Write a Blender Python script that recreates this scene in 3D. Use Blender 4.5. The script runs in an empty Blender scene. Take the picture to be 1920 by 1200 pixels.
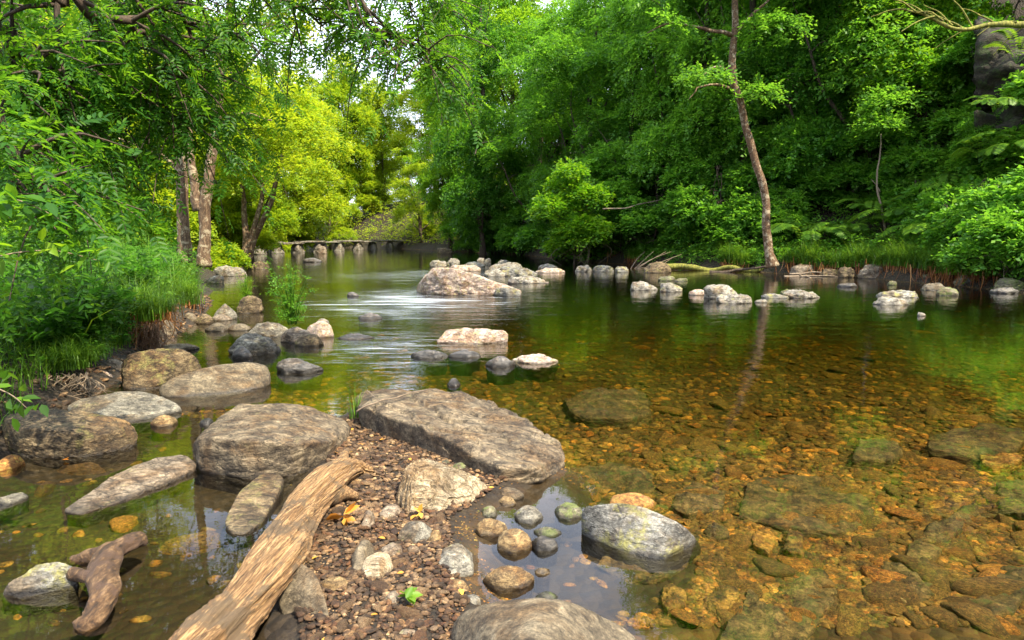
import bpy, bmesh, math, random
import numpy as np
from mathutils import Vector
random.seed(7)
RNG = np.random.default_rng(7)
PI = math.pi
scn = bpy.context.scene
COL = scn.collection

# ------------------------------------------------------------------ camera
CH, FPX, HOR = 1.5, 1280.0, 438.0
PITCH = math.atan((600 - HOR) / FPX)
cam_d = bpy.data.cameras.new('camera'); cam = bpy.data.objects.new('camera', cam_d); COL.objects.link(cam)
cam.location = (0, 0, CH); cam.rotation_euler = (PI / 2 - PITCH, 0, 0)
cam_d.sensor_width = 36; cam_d.lens = 24; cam_d.clip_end = 1500; cam_d.clip_start = 0.05
scn.camera = cam

def ray(px, py):
    a, b = (px - 960) / FPX, -(py - 600) / FPX
    c, s = math.cos(PITCH), math.sin(PITCH)
    return np.array([a, c + b * s, -s + b * c])
def P(px, py, z=0.0):            # point of the plane z
    d = ray(px, py); return np.array([0, 0, CH]) + d * ((z - CH) / d[2])
def PY(px, py, Y):               # point at depth Y
    d = ray(px, py); return np.array([0, 0, CH]) + d * (Y / d[1])

# ------------------------------------------------------------------ noise
def _h(ix, iy, iz, seed):
    n = (ix.astype(np.uint32) * np.uint32(374761393) + iy.astype(np.uint32) * np.uint32(668265263)
         + iz.astype(np.uint32) * np.uint32(2246822519) + np.uint32(seed * 3266489 + 17))
    n = (n ^ (n >> np.uint32(13))) * np.uint32(1274126177)
    n = n ^ (n >> np.uint32(16))
    n = n * np.uint32(2654435761); n ^= (n >> np.uint32(15))
    return n.astype(np.float64) / 4294967295.0 * 2 - 1
def vn(Q, seed=0):
    Q = np.asarray(Q, float); f = np.floor(Q); t = Q - f; t = t * t * (3 - 2 * t); i = f.astype(np.int64)
    r = 0
    for a in (0, 1):
        for b in (0, 1):
            for c in (0, 1):
                w = (t[:, 0] if a else 1 - t[:, 0]) * (t[:, 1] if b else 1 - t[:, 1]) * (t[:, 2] if c else 1 - t[:, 2])
                r = r + w * _h(i[:, 0] + a, i[:, 1] + b, i[:, 2] + c, seed)
    return r
def fbm(Q, oct=4, seed=0):
    r, a = 0, 1.0; Q = np.asarray(Q, float)
    for k in range(oct):
        r = r + a * vn(Q * (2.03 ** k) + k * 13.7, seed + k); a *= 0.5
    return r
def sstep(a, b, x):
    t = np.clip((x - a) / (b - a), 0, 1); return t * t * (3 - 2 * t)

# ------------------------------------------------------------------ objects
def tag(o, label=None, cat=None, group=None, kind=None):
    if label: o['label'] = label
    if cat: o['category'] = cat
    if group: o['group'] = group
    if kind: o['kind'] = kind
    return o
def meshdata(name, V, F, mat=None, smooth=True):
    V = np.ascontiguousarray(V, dtype=np.float32)
    Fs = F if isinstance(F, list) else [F]
    Fs = [np.asarray(f, dtype=np.int32) for f in Fs if len(f)]
    me = bpy.data.meshes.new(name)
    me.vertices.add(len(V)); me.vertices.foreach_set('co', V.ravel())
    nl = sum(f.size for f in Fs); nf = sum(len(f) for f in Fs)
    me.loops.add(nl); me.polygons.add(nf)
    me.loops.foreach_set('vertex_index', np.concatenate([f.ravel() for f in Fs]))
    tot = np.concatenate([np.full(len(f), f.shape[1], np.int32) for f in Fs])
    st = np.concatenate([[0], np.cumsum(tot)[:-1]]).astype(np.int32)
    me.polygons.foreach_set('loop_start', st); me.polygons.foreach_set('loop_total', tot)
    if smooth: me.polygons.foreach_set('use_smooth', np.ones(nf, dtype=bool))
    me.update(calc_edges=True)
    if mat: me.materials.append(mat)
    return me
def link(name, me, parent=None, loc=(0, 0, 0)):
    o = bpy.data.objects.new(name, me); COL.objects.link(o); o.location = loc
    if parent: o.parent = parent
    return o
def empty(name, loc=(0, 0, 0)):
    return link(name, None, None, loc)
def mk(name, V, F, mat, parent=None, loc=None, smooth=True):
    V = np.asarray(V, float)
    if loc is not None: V = V - np.array(loc)
    return link(name, meshdata(name, V, F, mat, smooth), parent, loc if loc is not None else (0, 0, 0))
def setmat(o, mat):
    o.material_slots[0].link = 'OBJECT'; o.material_slots[0].material = mat
def copy_tree(o, parent=None):
    c = o.copy(); COL.objects.link(c); c.parent = parent
    for ch in list(o.children): copy_tree(ch, c)
    return c
class Acc:
    def __init__(s): s.V = []; s.F = {}; s.n = 0
    def add(s, V, F):
        for f in (F if isinstance(F, list) else [F]):
            f = np.asarray(f)
            if len(f): s.F.setdefault(f.shape[1], []).append(f + s.n)
        s.V.append(np.asarray(V)); s.n += len(V)
    def get(s): return np.concatenate(s.V), [np.concatenate(v) for v in s.F.values()]

# ------------------------------------------------------------------ materials
def mat_new(name):
    m = bpy.data.materials.new(name); m.use_nodes = True; nt = m.node_tree; nt.nodes.clear()
    return m, nt
def N(nt, t, **kw):
    n = nt.nodes.new(t)
    for k, v in kw.items():
        if k.startswith('i_'):
            n.inputs[k[2:].replace('_', ' ')].default_value = v
        elif k.startswith('n_'):
            n.inputs[int(k[2:])].default_value = v
        else: setattr(n, k, v)
    return n
def ramp(nt, stops, interp='LINEAR'):
    n = nt.nodes.new('ShaderNodeValToRGB'); cr = n.color_ramp; cr.interpolation = interp
    while len(cr.elements) < len(stops): cr.elements.new(0.5)
    for e, (p, c) in zip(cr.elements, stops):
        e.position = p; e.color = (*c, 1) if len(c) == 3 else c
    return n
def g(v): return (v, v, v)
def mixc(nt, a, b, f, mode='MIX'):
    n = nt.nodes.new('ShaderNodeMix'); n.data_type = 'RGBA'; n.blend_type = mode
    for i, s in ((0, f), (6, a), (7, b)):
        if hasattr(s, 'is_output') or isinstance(s, bpy.types.NodeSocket): nt.links.new(s, n.inputs[i])
        else: n.inputs[i].default_value = s if i == 0 else (*s, 1)
    return n.outputs[2]
def math_(nt, op, a, b=None, clamp=False):
    n = nt.nodes.new('ShaderNodeMath'); n.operation = op; n.use_clamp = clamp
    for i, s in ((0, a), (1, b)):
        if s is None: continue
        if isinstance(s, bpy.types.NodeSocket): nt.links.new(s, n.inputs[i])
        else: n.inputs[i].default_value = s
    return n.outputs[0]
def mapping(nt, src, scale=(1, 1, 1), rot=(0, 0, 0), loc=None):
    n = nt.nodes.new('ShaderNodeMapping'); n.inputs['Scale'].default_value = scale; n.inputs['Rotation'].default_value = rot
    nt.links.new(src, n.inputs['Vector'])
    if loc is not None: nt.links.new(loc, n.inputs['Location'])
    return n.outputs[0]
def noise(nt, vec, scale, detail=6, rough=0.6, dist=0.0):
    n = N(nt, 'ShaderNodeTexNoise'); n.inputs['Scale'].default_value = scale; n.inputs['Detail'].default_value = detail
    n.inputs['Roughness'].default_value = rough; n.inputs['Distortion'].default_value = dist
    nt.links.new(vec, n.inputs['Vector']); return n.outputs['Fac']

def rock_mat(name, dark, mid, light, lichen=None, lamt=0.5, sc=1.0, rot=(0, 0, 0), stretch=(1, 1, 3), wet=True, rnd=False, bump=1.0, crack=0.6, wz=0.008, rough=0.8, stain=(0.62, 0.45, 0.28)):
    m, nt = mat_new(name); L = nt.links.new
    tc = N(nt, 'ShaderNodeTexCoord'); oi = N(nt, 'ShaderNodeObjectInfo')
    off = N(nt, 'ShaderNodeCombineXYZ'); r7 = math_(nt, 'MULTIPLY', oi.outputs['Random'], 37.0)
    for i in range(3): L(r7, off.inputs[i])
    v = mapping(nt, tc.outputs['Object'], (1, 1, 1), rot, off.outputs[0])
    vs = mapping(nt, tc.outputs['Object'], stretch, rot, off.outputs[0])
    n1 = noise(nt, vs, 5 * sc, 10, 0.72, 0.6)
    n2 = noise(nt, v, 38 * sc, 6, 0.75)
    n3 = noise(nt, v, 2.2 * sc, 5, 0.6, 0.4)
    base = ramp(nt, [(0.38, dark), (0.5, mid), (0.63, light)]); L(n1, base.inputs[0])
    c = mixc(nt, base.outputs[0], g(0.5), 0.0)
    sp = ramp(nt, [(0.3, g(0.35)), (0.5, g(0.9)), (0.68, g(1.7))]); L(n2, sp.inputs[0])
    c = mixc(nt, base.outputs[0], sp.outputs[0], 0.75, 'MULTIPLY')
    n5 = noise(nt, vs, 13 * sc, 5, 0.7, 0.8); md = ramp(nt, [(0.36, g(0.4)), (0.46, g(0.95)), (0.66, g(1.35))]); L(n5, md.inputs[0])
    c = mixc(nt, c, md.outputs[0], 0.85, 'MULTIPLY')
    big = ramp(nt, [(0.35, (0.55, 0.52, 0.48)), (0.65, (1.3, 1.27, 1.2))]); L(n3, big.inputs[0])
    c = mixc(nt, c, big.outputs[0], 0.8, 'MULTIPLY')
    n6 = noise(nt, v, 1.7 * sc, 7, 0.7, 0.5); sm = ramp(nt, [(0.48, g(0)), (0.6, g(1))]); L(n6, sm.inputs[0])
    c = mixc(nt, c, mixc(nt, c, stain, 1.0, 'MULTIPLY'), math_(nt, 'MULTIPLY', sm.outputs[0], 0.8))
    n7 = noise(nt, v, 95 * sc, 4, 0.8); ft = ramp(nt, [(0.3, g(0.45)), (0.5, g(1.0)), (0.7, g(1.45))]); L(n7, ft.inputs[0]); c = mixc(nt, c, ft.outputs[0], 0.8, 'MULTIPLY')
    if lichen:
        n4 = noise(nt, v, 3.4 * sc, 8, 0.75, 0.3)
        lm = ramp(nt, [(0.62 - 0.2 * lamt, g(0)), (0.72 - 0.2 * lamt, g(1))]); L(n4, lm.inputs[0])
        lf = math_(nt, 'MULTIPLY', lm.outputs[0], 0.75)
        lc = mixc(nt, lichen, sp.outputs[0], 0.6, 'MULTIPLY')
        c = mixc(nt, c, lc, lf)
    # cracks
    wv = N(nt, 'ShaderNodeTexVoronoi', feature='DISTANCE_TO_EDGE'); wv.inputs['Scale'].default_value = 2.3 * sc
    dn = N(nt, 'ShaderNodeTexNoise'); dn.inputs['Scale'].default_value = 4 * sc; dn.inputs['Detail'].default_value = 5; L(vs, dn.inputs['Vector'])
    dv = mixc(nt, vs, dn.outputs['Color'], 0.35)
    L(dv, wv.inputs['Vector'])
    ck = ramp(nt, [(0.0, g(0)), (0.035, g(1))]); L(wv.outputs['Distance'], ck.inputs[0])
    c = mixc(nt, c, mixc(nt, g(1 - crack), g(1), ck.outputs[0]), 1.0, 'MULTIPLY')
    rgh = rough
    bs = N(nt, 'ShaderNodeBsdfPrincipled'); bs.inputs['Roughness'].default_value = rough
    if rnd:
        geo0 = N(nt, 'ShaderNodeNewGeometry')
        rr = math_(nt, 'FRACT', math_(nt, 'ADD', geo0.outputs['Random Per Island'], oi.outputs['Random']))
        rc = ramp(nt, rnd, 'LINEAR'); L(rr, rc.inputs[0])
        c = mixc(nt, c, rc.outputs[0], 1.0, 'MULTIPLY')
    if wet:
        geo = N(nt, 'ShaderNodeNewGeometry'); sx = N(nt, 'ShaderNodeSeparateXYZ'); L(geo.outputs['Position'], sx.inputs[0])
        zz = math_(nt, 'SUBTRACT', sx.outputs[2], math_(nt, 'MULTIPLY', math_(nt, 'SUBTRACT', n3, 0.5), 0.05))
        wm = N(nt, 'ShaderNodeMapRange'); wm.inputs[1].default_value = wz; wm.inputs[2].default_value = wz + 0.02
        L(zz, wm.inputs[0])
        am = N(nt, 'ShaderNodeMapRange'); am.inputs[1].default_value = -0.03; am.inputs[2].default_value = 0.0; L(sx.outputs[2], am.inputs[0])
        c = mixc(nt, mixc(nt, c, (0.32, 0.3, 0.12), 1.0, 'MULTIPLY'), c, am.outputs[0])
        c = mixc(nt, mixc(nt, c, (0.3, 0.29, 0.27), 1.0, 'MULTIPLY'), c, wm.outputs[0])
        L(math_(nt, 'ADD', math_(nt, 'MULTIPLY', wm.outputs[0], rough - 0.35), 0.35), bs.inputs['Roughness'])
    L(c, bs.inputs['Base Color'])
    hgt = math_(nt, 'ADD', math_(nt, 'MULTIPLY', n1, 1.0), math_(nt, 'ADD', math_(nt, 'MULTIPLY', n2, 0.25), math_(nt, 'MULTIPLY', n5, 0.5)))
    hgt = math_(nt, 'ADD', hgt, math_(nt, 'MULTIPLY', ck.outputs[0], 0.35 * crack))
    b = N(nt, 'ShaderNodeBump'); b.inputs['Strength'].default_value = 0.9; b.inputs['Distance'].default_value = 0.035 * bump / sc
    L(hgt, b.inputs['Height']); L(b.outputs[0], bs.inputs['Normal'])
    o = N(nt, 'ShaderNodeOutputMaterial'); L(bs.outputs[0], o.inputs[0])
    return m

def leaf_mat(name, c1, c2, c3, t1, t2, tr=0.5, rough=0.45, spec=0.25, nscale=0.35):
    m, nt = mat_new(name); L = nt.links.new
    geo = N(nt, 'ShaderNodeNewGeometry'); oi = N(nt, 'ShaderNodeObjectInfo')
    r = math_(nt, 'ADD', math_(nt, 'MULTIPLY', geo.outputs['Random Per Island'], 0.6),
              math_(nt, 'MULTIPLY', noise(nt, geo.outputs['Position'], nscale, 3, 0.6), 0.6))
    r = math_(nt, 'ADD', r, math_(nt, 'MULTIPLY', math_(nt, 'SUBTRACT', oi.outputs['Random'], 0.5), 0.25))
    a = ramp(nt, [(0.25, c1), (0.6, c2), (0.95, c3)]); L(r, a.inputs[0])
    t = ramp(nt, [(0.2, t1), (0.9, t2)]); L(r, t.inputs[0])
    d = N(nt, 'ShaderNodeBsdfPrincipled'); L(a.outputs[0], d.inputs['Base Color']); d.inputs['Roughness'].default_value = rough
    d.inputs['Specular IOR Level'].default_value = spec
    tl = N(nt, 'ShaderNodeBsdfTranslucent'); L(t.outputs[0], tl.inputs[0])
    mx = N(nt, 'ShaderNodeMixShader'); mx.inputs[0].default_value = tr; L(d.outputs[0], mx.inputs[1]); L(tl.outputs[0], mx.inputs[2])
    o = N(nt, 'ShaderNodeOutputMaterial'); L(mx.outputs[0], o.inputs[0])
    return m

def bark_mat(name, dark, mid, light, sc=1.0, patch=None, pamt=0.5, stretch=(1, 1, 0.35), bump=1.0, rz=0.0, dist=0.5):
    m, nt = mat_new(name); L = nt.links.new
    tc = N(nt, 'ShaderNodeTexCoord')
    v0 = mapping(nt, tc.outputs['Object'], (1, 1, 1), (0, 0, -rz)) if rz else tc.outputs['Object']
    v = mapping(nt, v0, stretch)
    n1 = noise(nt, v, 14 * sc, 8, 0.7, dist)
    base = ramp(nt, [(0.35, dark), (0.5, mid), (0.65, light)]); L(n1, base.inputs[0]); c = base.outputs[0]
    nf = noise(nt, mapping(nt, v0, tuple(x * 3.2 for x in stretch)), 14 * sc, 6, 0.75); fr = ramp(nt, [(0.36, g(0.3)), (0.5, g(1.0)), (0.68, g(1.4))]); L(nf, fr.inputs[0]); c = mixc(nt, c, fr.outputs[0], 0.8, 'MULTIPLY')
    if patch:
        n2 = noise(nt, tc.outputs['Object'], 4.5 * sc, 6, 0.7, 0.3)
        pm = ramp(nt, [(0.6 - 0.2 * pamt, g(0)), (0.66 - 0.2 * pamt, g(1))]); L(n2, pm.inputs[0])
        c = mixc(nt, c, patch, math_(nt, 'MULTIPLY', pm.outputs[0], 0.85))
    bs = N(nt, 'ShaderNodeBsdfPrincipled'); bs.inputs['Roughness'].default_value = 0.85; L(c, bs.inputs['Base Color'])
    b = N(nt, 'ShaderNodeBump'); b.inputs['Strength'].default_value = 0.8; b.inputs['Distance'].default_value = 0.02 * bump
    L(n1, b.inputs['Height']); L(b.outputs[0], bs.inputs['Normal'])
    o = N(nt, 'ShaderNodeOutputMaterial'); L(bs.outputs[0], o.inputs[0])
    return m

def flat_mat(name, c, rough=0.7):
    m, nt = mat_new(name)
    tc = N(nt, 'ShaderNodeTexCoord'); n = noise(nt, tc.outputs['Object'], 30, 4)
    r = ramp(nt, [(0.3, tuple(x * 0.6 for x in c)), (0.7, tuple(min(1, x * 1.4) for x in c))]); nt.links.new(n, r.inputs[0])
    bs = N(nt, 'ShaderNodeBsdfPrincipled'); nt.links.new(r.outputs[0], bs.inputs['Base Color']); bs.inputs['Roughness'].default_value = rough
    o = N(nt, 'ShaderNodeOutputMaterial'); nt.links.new(bs.outputs[0], o.inputs[0]); return m

RM = {}
def small_mat(key):
    if key + '_small' not in M:
        m = M[key].copy(); m.name = M[key].name + '_small'; M[key + '_small'] = m
        for n in m.node_tree.nodes:
            if n.type == 'TEX_NOISE' or n.type == 'TEX_VORONOI':
                n.inputs['Scale'].default_value *= 2.3
            if n.type == 'BUMP': n.inputs['Distance'].default_value *= .3
    return key + '_small'
LICH = (0.34, 0.33, 0.12)
M = {}
M['tan'] = rock_mat('rock_tan', (0.09, 0.07, 0.052), (0.21, 0.17, 0.125), (0.34, 0.285, 0.21), (0.26, 0.24, 0.1), 0.2, 1.5, (0.3, 0.2, 0.5), (1, 1.7, 2.4))
M['slab'] = rock_mat('rock_slab', (0.055, 0.042, 0.028), (0.14, 0.11, 0.072), (0.26, 0.21, 0.135), (0.2, 0.17, 0.08), 0.15, 2.0, (0.3, 0.2, 0.5), (1, 1.5, 1.9), crack=.7)
M['brown'] = rock_mat('rock_brown', (0.035, 0.025, 0.014), (0.115, 0.083, 0.045), (0.25, 0.195, 0.11), (0.22, 0.2, 0.06), 0.4, 1.6, (0, 0, 0.2), (1, 1.5, 2.5))
M['grey'] = rock_mat('rock_grey', (0.07, 0.07, 0.065), (0.19, 0.185, 0.17), (0.34, 0.33, 0.29), LICH, 0.2, 1.5, (0, 0.1, 0.2), (1, 1.6, 2.5), crack=0.4)
M['smooth'] = rock_mat('rock_smooth', (0.065, 0.052, 0.034), (0.135, 0.11, 0.072), (0.215, 0.18, 0.12), None, 0, 1.4, (0, 0, 0.9), (1, 2.0, 2.0), bump=0.5, crack=0.25)
M['dark'] = rock_mat('rock_dark', (0.035, 0.033, 0.035), (0.1, 0.095, 0.09), (0.2, 0.19, 0.18), None, 0, 1.5, bump=0.8, rough=0.55, wz=0.04)
M['pale'] = rock_mat('rock_pale', (0.08, 0.074, 0.062), (0.22, 0.207, 0.175), (0.4, 0.38, 0.33), (0.36, 0.38, 0.12), 0.3, 2.0, crack=0.3)
M['lich'] = rock_mat('rock_lichen', (0.06, 0.06, 0.055), (0.17, 0.17, 0.155), (0.31, 0.31, 0.28), (0.32, 0.3, 0.07), 0.5, 1.6, (0, 0, 0.5), crack=0.5)
M['grey'] = rock_mat('rock_grey', (0.07, 0.066, 0.056), (0.18, 0.17, 0.14), (0.31, 0.295, 0.24), LICH, 0.15, 1.5, (0, 0.1, 0.2), (1, 1.6, 2.5), crack=0.4)
M['pink'] = rock_mat('rock_pink', (0.16, 0.12, 0.1), (0.38, 0.3, 0.26), (0.6, 0.52, 0.42), (0.4, 0.37, 0.15), 0.4, 3.0, crack=0.35, stretch=(1, 1, 1.5))
M['orange'] = rock_mat('rock_orange', (0.12, 0.05, 0.015), (0.3, 0.14, 0.03), (0.5, 0.3, 0.08), (0.4, 0.34, 0.06), 0.4, 2.5, wet=False)
M['ochre'] = rock_mat('rock_ochre', (0.07, 0.045, 0.02), (0.2, 0.135, 0.06), (0.36, 0.26, 0.12), None, 0, 2.0, crack=0.3)
M['striated'] = rock_mat('rock_striated', (0.2, 0.15, 0.09), (0.46, 0.38, 0.25), (0.66, 0.57, 0.41), None, 0, 1.6, (0.2, 0.2, 0.75), (0.6, 7, 3), crack=0.5, bump=1.5)
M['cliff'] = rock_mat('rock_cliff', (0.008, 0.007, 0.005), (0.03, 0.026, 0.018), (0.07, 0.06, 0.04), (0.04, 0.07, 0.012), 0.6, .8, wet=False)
M['mossy'] = rock_mat('rock_mossy', (0.04, 0.04, 0.025), (0.13, 0.12, 0.08), (0.25, 0.23, 0.15), (0.12, 0.16, 0.03), 0.7, 1.6)
SUBR = [(0.0, (0.55, 0.45, 0.35)), (0.3, (1.0, 0.95, 0.6)), (0.55, (1.2, 0.9, 0.5)), (0.75, (0.6, 0.75, 0.4)), (0.92, (1.6, 1.05, 0.5)), (1.0, (2.2, 1.6, .9))]
M['sub'] = rock_mat('river_stone', (0.06, 0.037, 0.014), (0.19, 0.12, 0.042), (0.4, 0.27, 0.1), (0.12, 0.15, 0.03), 0.35, 2.0, wet=False, rnd=SUBR)
M['subslab'] = rock_mat('river_slab', (0.03, 0.024, 0.01), (0.1, 0.07, 0.026), (0.2, 0.14, 0.055), (0.06, 0.085, 0.018), 0.45, 2.2, wet=False)
PEB = [(0.0, (0.35, 0.28, 0.22)), (0.3, (0.8, 0.7, 0.6)), (0.5, (1.6, 1.35, 1.0)), (0.62, (0.5, 0.36, 0.26)), (0.8, (1.1, 0.75, 0.5)), (0.9, (2.4, 2.2, 1.8)), (1.0, (1.6, 1.5, 1.4))]
M['peb'] = rock_mat('pebble', (0.05, 0.034, 0.02), (0.12, 0.085, 0.052), (0.24, 0.185, 0.115), None, 0, 3.0, wet=True, rnd=PEB, crack=0.2, wz=-0.01)
M['l_cool'] = leaf_mat('leaf_cool', (0.045, 0.135, 0.018), (0.09, 0.235, 0.028), (0.18, 0.36, 0.04), (0.12, 0.36, 0.02), (0.3, 0.6, 0.035))
M['l_deep'] = leaf_mat('leaf_deep', (0.035, 0.11, 0.016), (0.07, 0.19, 0.024), (0.14, 0.3, 0.032), (0.09, 0.3, 0.016), (0.25, 0.52, 0.025))
M['l_mid'] = leaf_mat('leaf_mid', (0.045, 0.14, 0.012), (0.1, 0.24, 0.018), (0.2, 0.36, 0.025), (0.15, 0.42, 0.01), (0.4, 0.62, 0.02))
M['l_sunlit'] = leaf_mat('leaf_sunlit', (0.09, 0.2, 0.012), (0.18, 0.31, 0.015), (0.34, 0.42, 0.02), (0.32, 0.52, 0.01), (0.7, 0.75, 0.03))  # sunlight on the left and far foliage painted in as yellower, brighter green
M['l_ash'] = leaf_mat('leaf_ash', (0.015, 0.07, 0.008), (0.035, 0.13, 0.012), (0.09, 0.22, 0.016), (0.08, 0.28, 0.01), (0.28, 0.52, 0.02), nscale=0.8)
M['herb'] = leaf_mat('herb', (0.025, 0.08, 0.01), (0.055, 0.15, 0.014), (0.13, 0.27, 0.02), (0.05, 0.2, 0.012), (0.16, 0.42, 0.03))
M['grass'] = leaf_mat('grass', (0.03, 0.08, 0.01), (0.065, 0.16, 0.014), (0.15, 0.29, 0.02), (0.09, 0.24, 0.012), (0.28, 0.46, 0.025), tr=0.4, nscale=1.0)
M['straw'] = leaf_mat('straw', (0.12, 0.04, 0.015), (0.26, 0.1, 0.035), (0.42, 0.22, 0.08), (0.3, 0.1, 0.02), (0.5, 0.25, 0.06), tr=0.2)
M['bark'] = bark_mat('bark', (0.02, 0.014, 0.009), (0.06, 0.04, 0.025), (0.12, 0.085, 0.055))
M['bark_pale'] = bark_mat('bark_pale', (0.035, 0.02, 0.01), (0.11, 0.065, 0.032), (0.22, 0.145, 0.08), 1.6, (0.36, 0.3, 0.19), 0.35)
M['bark_birch'] = bark_mat('bark_birch', (0.03, 0.014, 0.007), (0.11, 0.06, 0.028), (0.24, 0.15, 0.075), 1.3, (0.36, 0.3, 0.2), 0.38, (1, 1, 1.3))
M['moss_bark'] = bark_mat('moss_bark', (0.06, 0.06, 0.01), (0.16, 0.16, 0.02), (0.32, 0.3, 0.05), 1.0)
M['drift'] = bark_mat('driftwood', (0.04, 0.02, 0.008), (0.28, 0.155, 0.062), (0.56, 0.37, 0.17), 1.25, (0.13, 0.09, 0.05), 0.42, (5, 0.2, 5), 1.8, -.13, 1.0)
M['wetlog'] = bark_mat('wet_log', (0.018, 0.01, 0.005), (0.08, 0.042, 0.017), (0.22, 0.135, 0.065), 1.0, (0.07, 0.04, 0.025), 0.4, (2, 0.6, 2))
M['root'] = flat_mat('root', (0.14, 0.075, 0.04))
M['twig'] = flat_mat('twig', (0.2, 0.15, 0.1))
M['autumn'] = leaf_mat('autumn_leaf', (0.4, 0.14, 0.02), (0.6, 0.28, 0.05), (0.7, 0.5, 0.08), (0.5, 0.2, 0.02), (0.6, 0.4, 0.05), tr=0.2)
M['soil'] = flat_mat('soil', (0.09, 0.055, 0.03), 0.9)

# ------------------------------------------------------------------ terrain
RIVER = np.array([(-3.2, -14), (-3.0, 2), (-3.35, 4.4), (-3.9, 5.5), (-4.15, 6.8), (-4.9, 9.3), (-7.0, 15.5), (-9.3, 20.5), (-11.4, 27), (-12.6, 32), (-18, 47), (-26, 56), (-60, 64),
                  (-60, 84), (-25, 79), (-11.7, 69), (-5, 60), (1.0, 48), (6.0, 32), (9.6, 27), (12.2, 23.2), (13.1, 18), (13.5, 10), (14, -14)])
BAR = np.array([P(*q)[:2] for q in [(600, 1290), (565, 1120), (590, 960), (622, 885), (645, 800), (690, 770), (760, 790), (900, 850), (1010, 880), (915, 930), (830, 990), (845, 1060), (860, 1150), (845, 1290)]])
def sdf(poly, x, y):
    x = np.asarray(x, float); y = np.asarray(y, float)
    d = np.full(x.shape, 1e9); ins = np.zeros(x.shape, bool); n = len(poly)
    for i in range(n):
        ax, ay = poly[i]; bx, by = poly[(i + 1) % n]
        ex, ey = bx - ax, by - ay
        t = np.clip(((x - ax) * ex + (y - ay) * ey) / (ex * ex + ey * ey), 0, 1)
        d = np.minimum(d, np.hypot(x - ax - t * ex, y - ay - t * ey))
        c = ((ay > y) != (by > y)) & (x < ex * (y - ay) / (by - ay + 1e-12) + ax)
        ins ^= c
    return np.where(ins, -d, d)
def rside(x, y):
    xc = np.interp(y, [0, 20, 30, 48, 60, 72, 90], [3, 2, -3, -8, -16, -30, -40])
    return sstep(-2, 2, x - xc)
def H(x, y):
    x = np.atleast_1d(np.asarray(x, float)); y = np.atleast_1d(np.asarray(y, float))
    s = sdf(RIVER, x, y) + 0.35 * vn(np.stack([x * 0.5, y * 0.5, 0 * x], -1), 3) * np.clip(y / 10, 0.2, 1)
    wr = rside(x, y); so = np.maximum(s, 0)
    slope = np.where(so < 2, so * 0.12, 0.24 + (so - 2) * 0.72)
    hr = 0.5 * (1 - np.exp(-so / 0.35)) + np.minimum(slope, 26) * sstep(110, 70, y)
    hl = 0.4 * (1 - np.exp(-so / 0.5)) + 0.05 * so
    out = wr * hr + (1 - wr) * hl + 0.12 * fbm(np.stack([x * 0.8, y * 0.8, 0 * x], -1), 3, 5) * sstep(0.2, 2, so)
    inn = -(0.10 + 0.022 * np.clip(y - 3, 0, 13)) * (1 - np.exp(np.minimum(s, 0) / 0.5)) + 0.018 * fbm(np.stack([x * 1.3, y * 1.3, 0 * x], -1), 3, 9)
    h = np.where(s > 0, out + 0.0, np.minimum(inn, 0.02))
    db = sdf(BAR, x, y) + 0.05 * vn(np.stack([x * 5, y * 5, 0 * x], -1), 4)
    hb = 0.055 - 0.4 * np.maximum(db, -0.06) + 0.012 * vn(np.stack([x * 6, y * 6, 0 * x], -1), 8)
    hb = np.minimum(hb, 0.065 + 0.02 * vn(np.stack([x * 2, y * 2, 0 * x], -1), 18))
    return np.maximum(h, hb)
def H1(x, y): return float(H([x], [y])[0])

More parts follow.
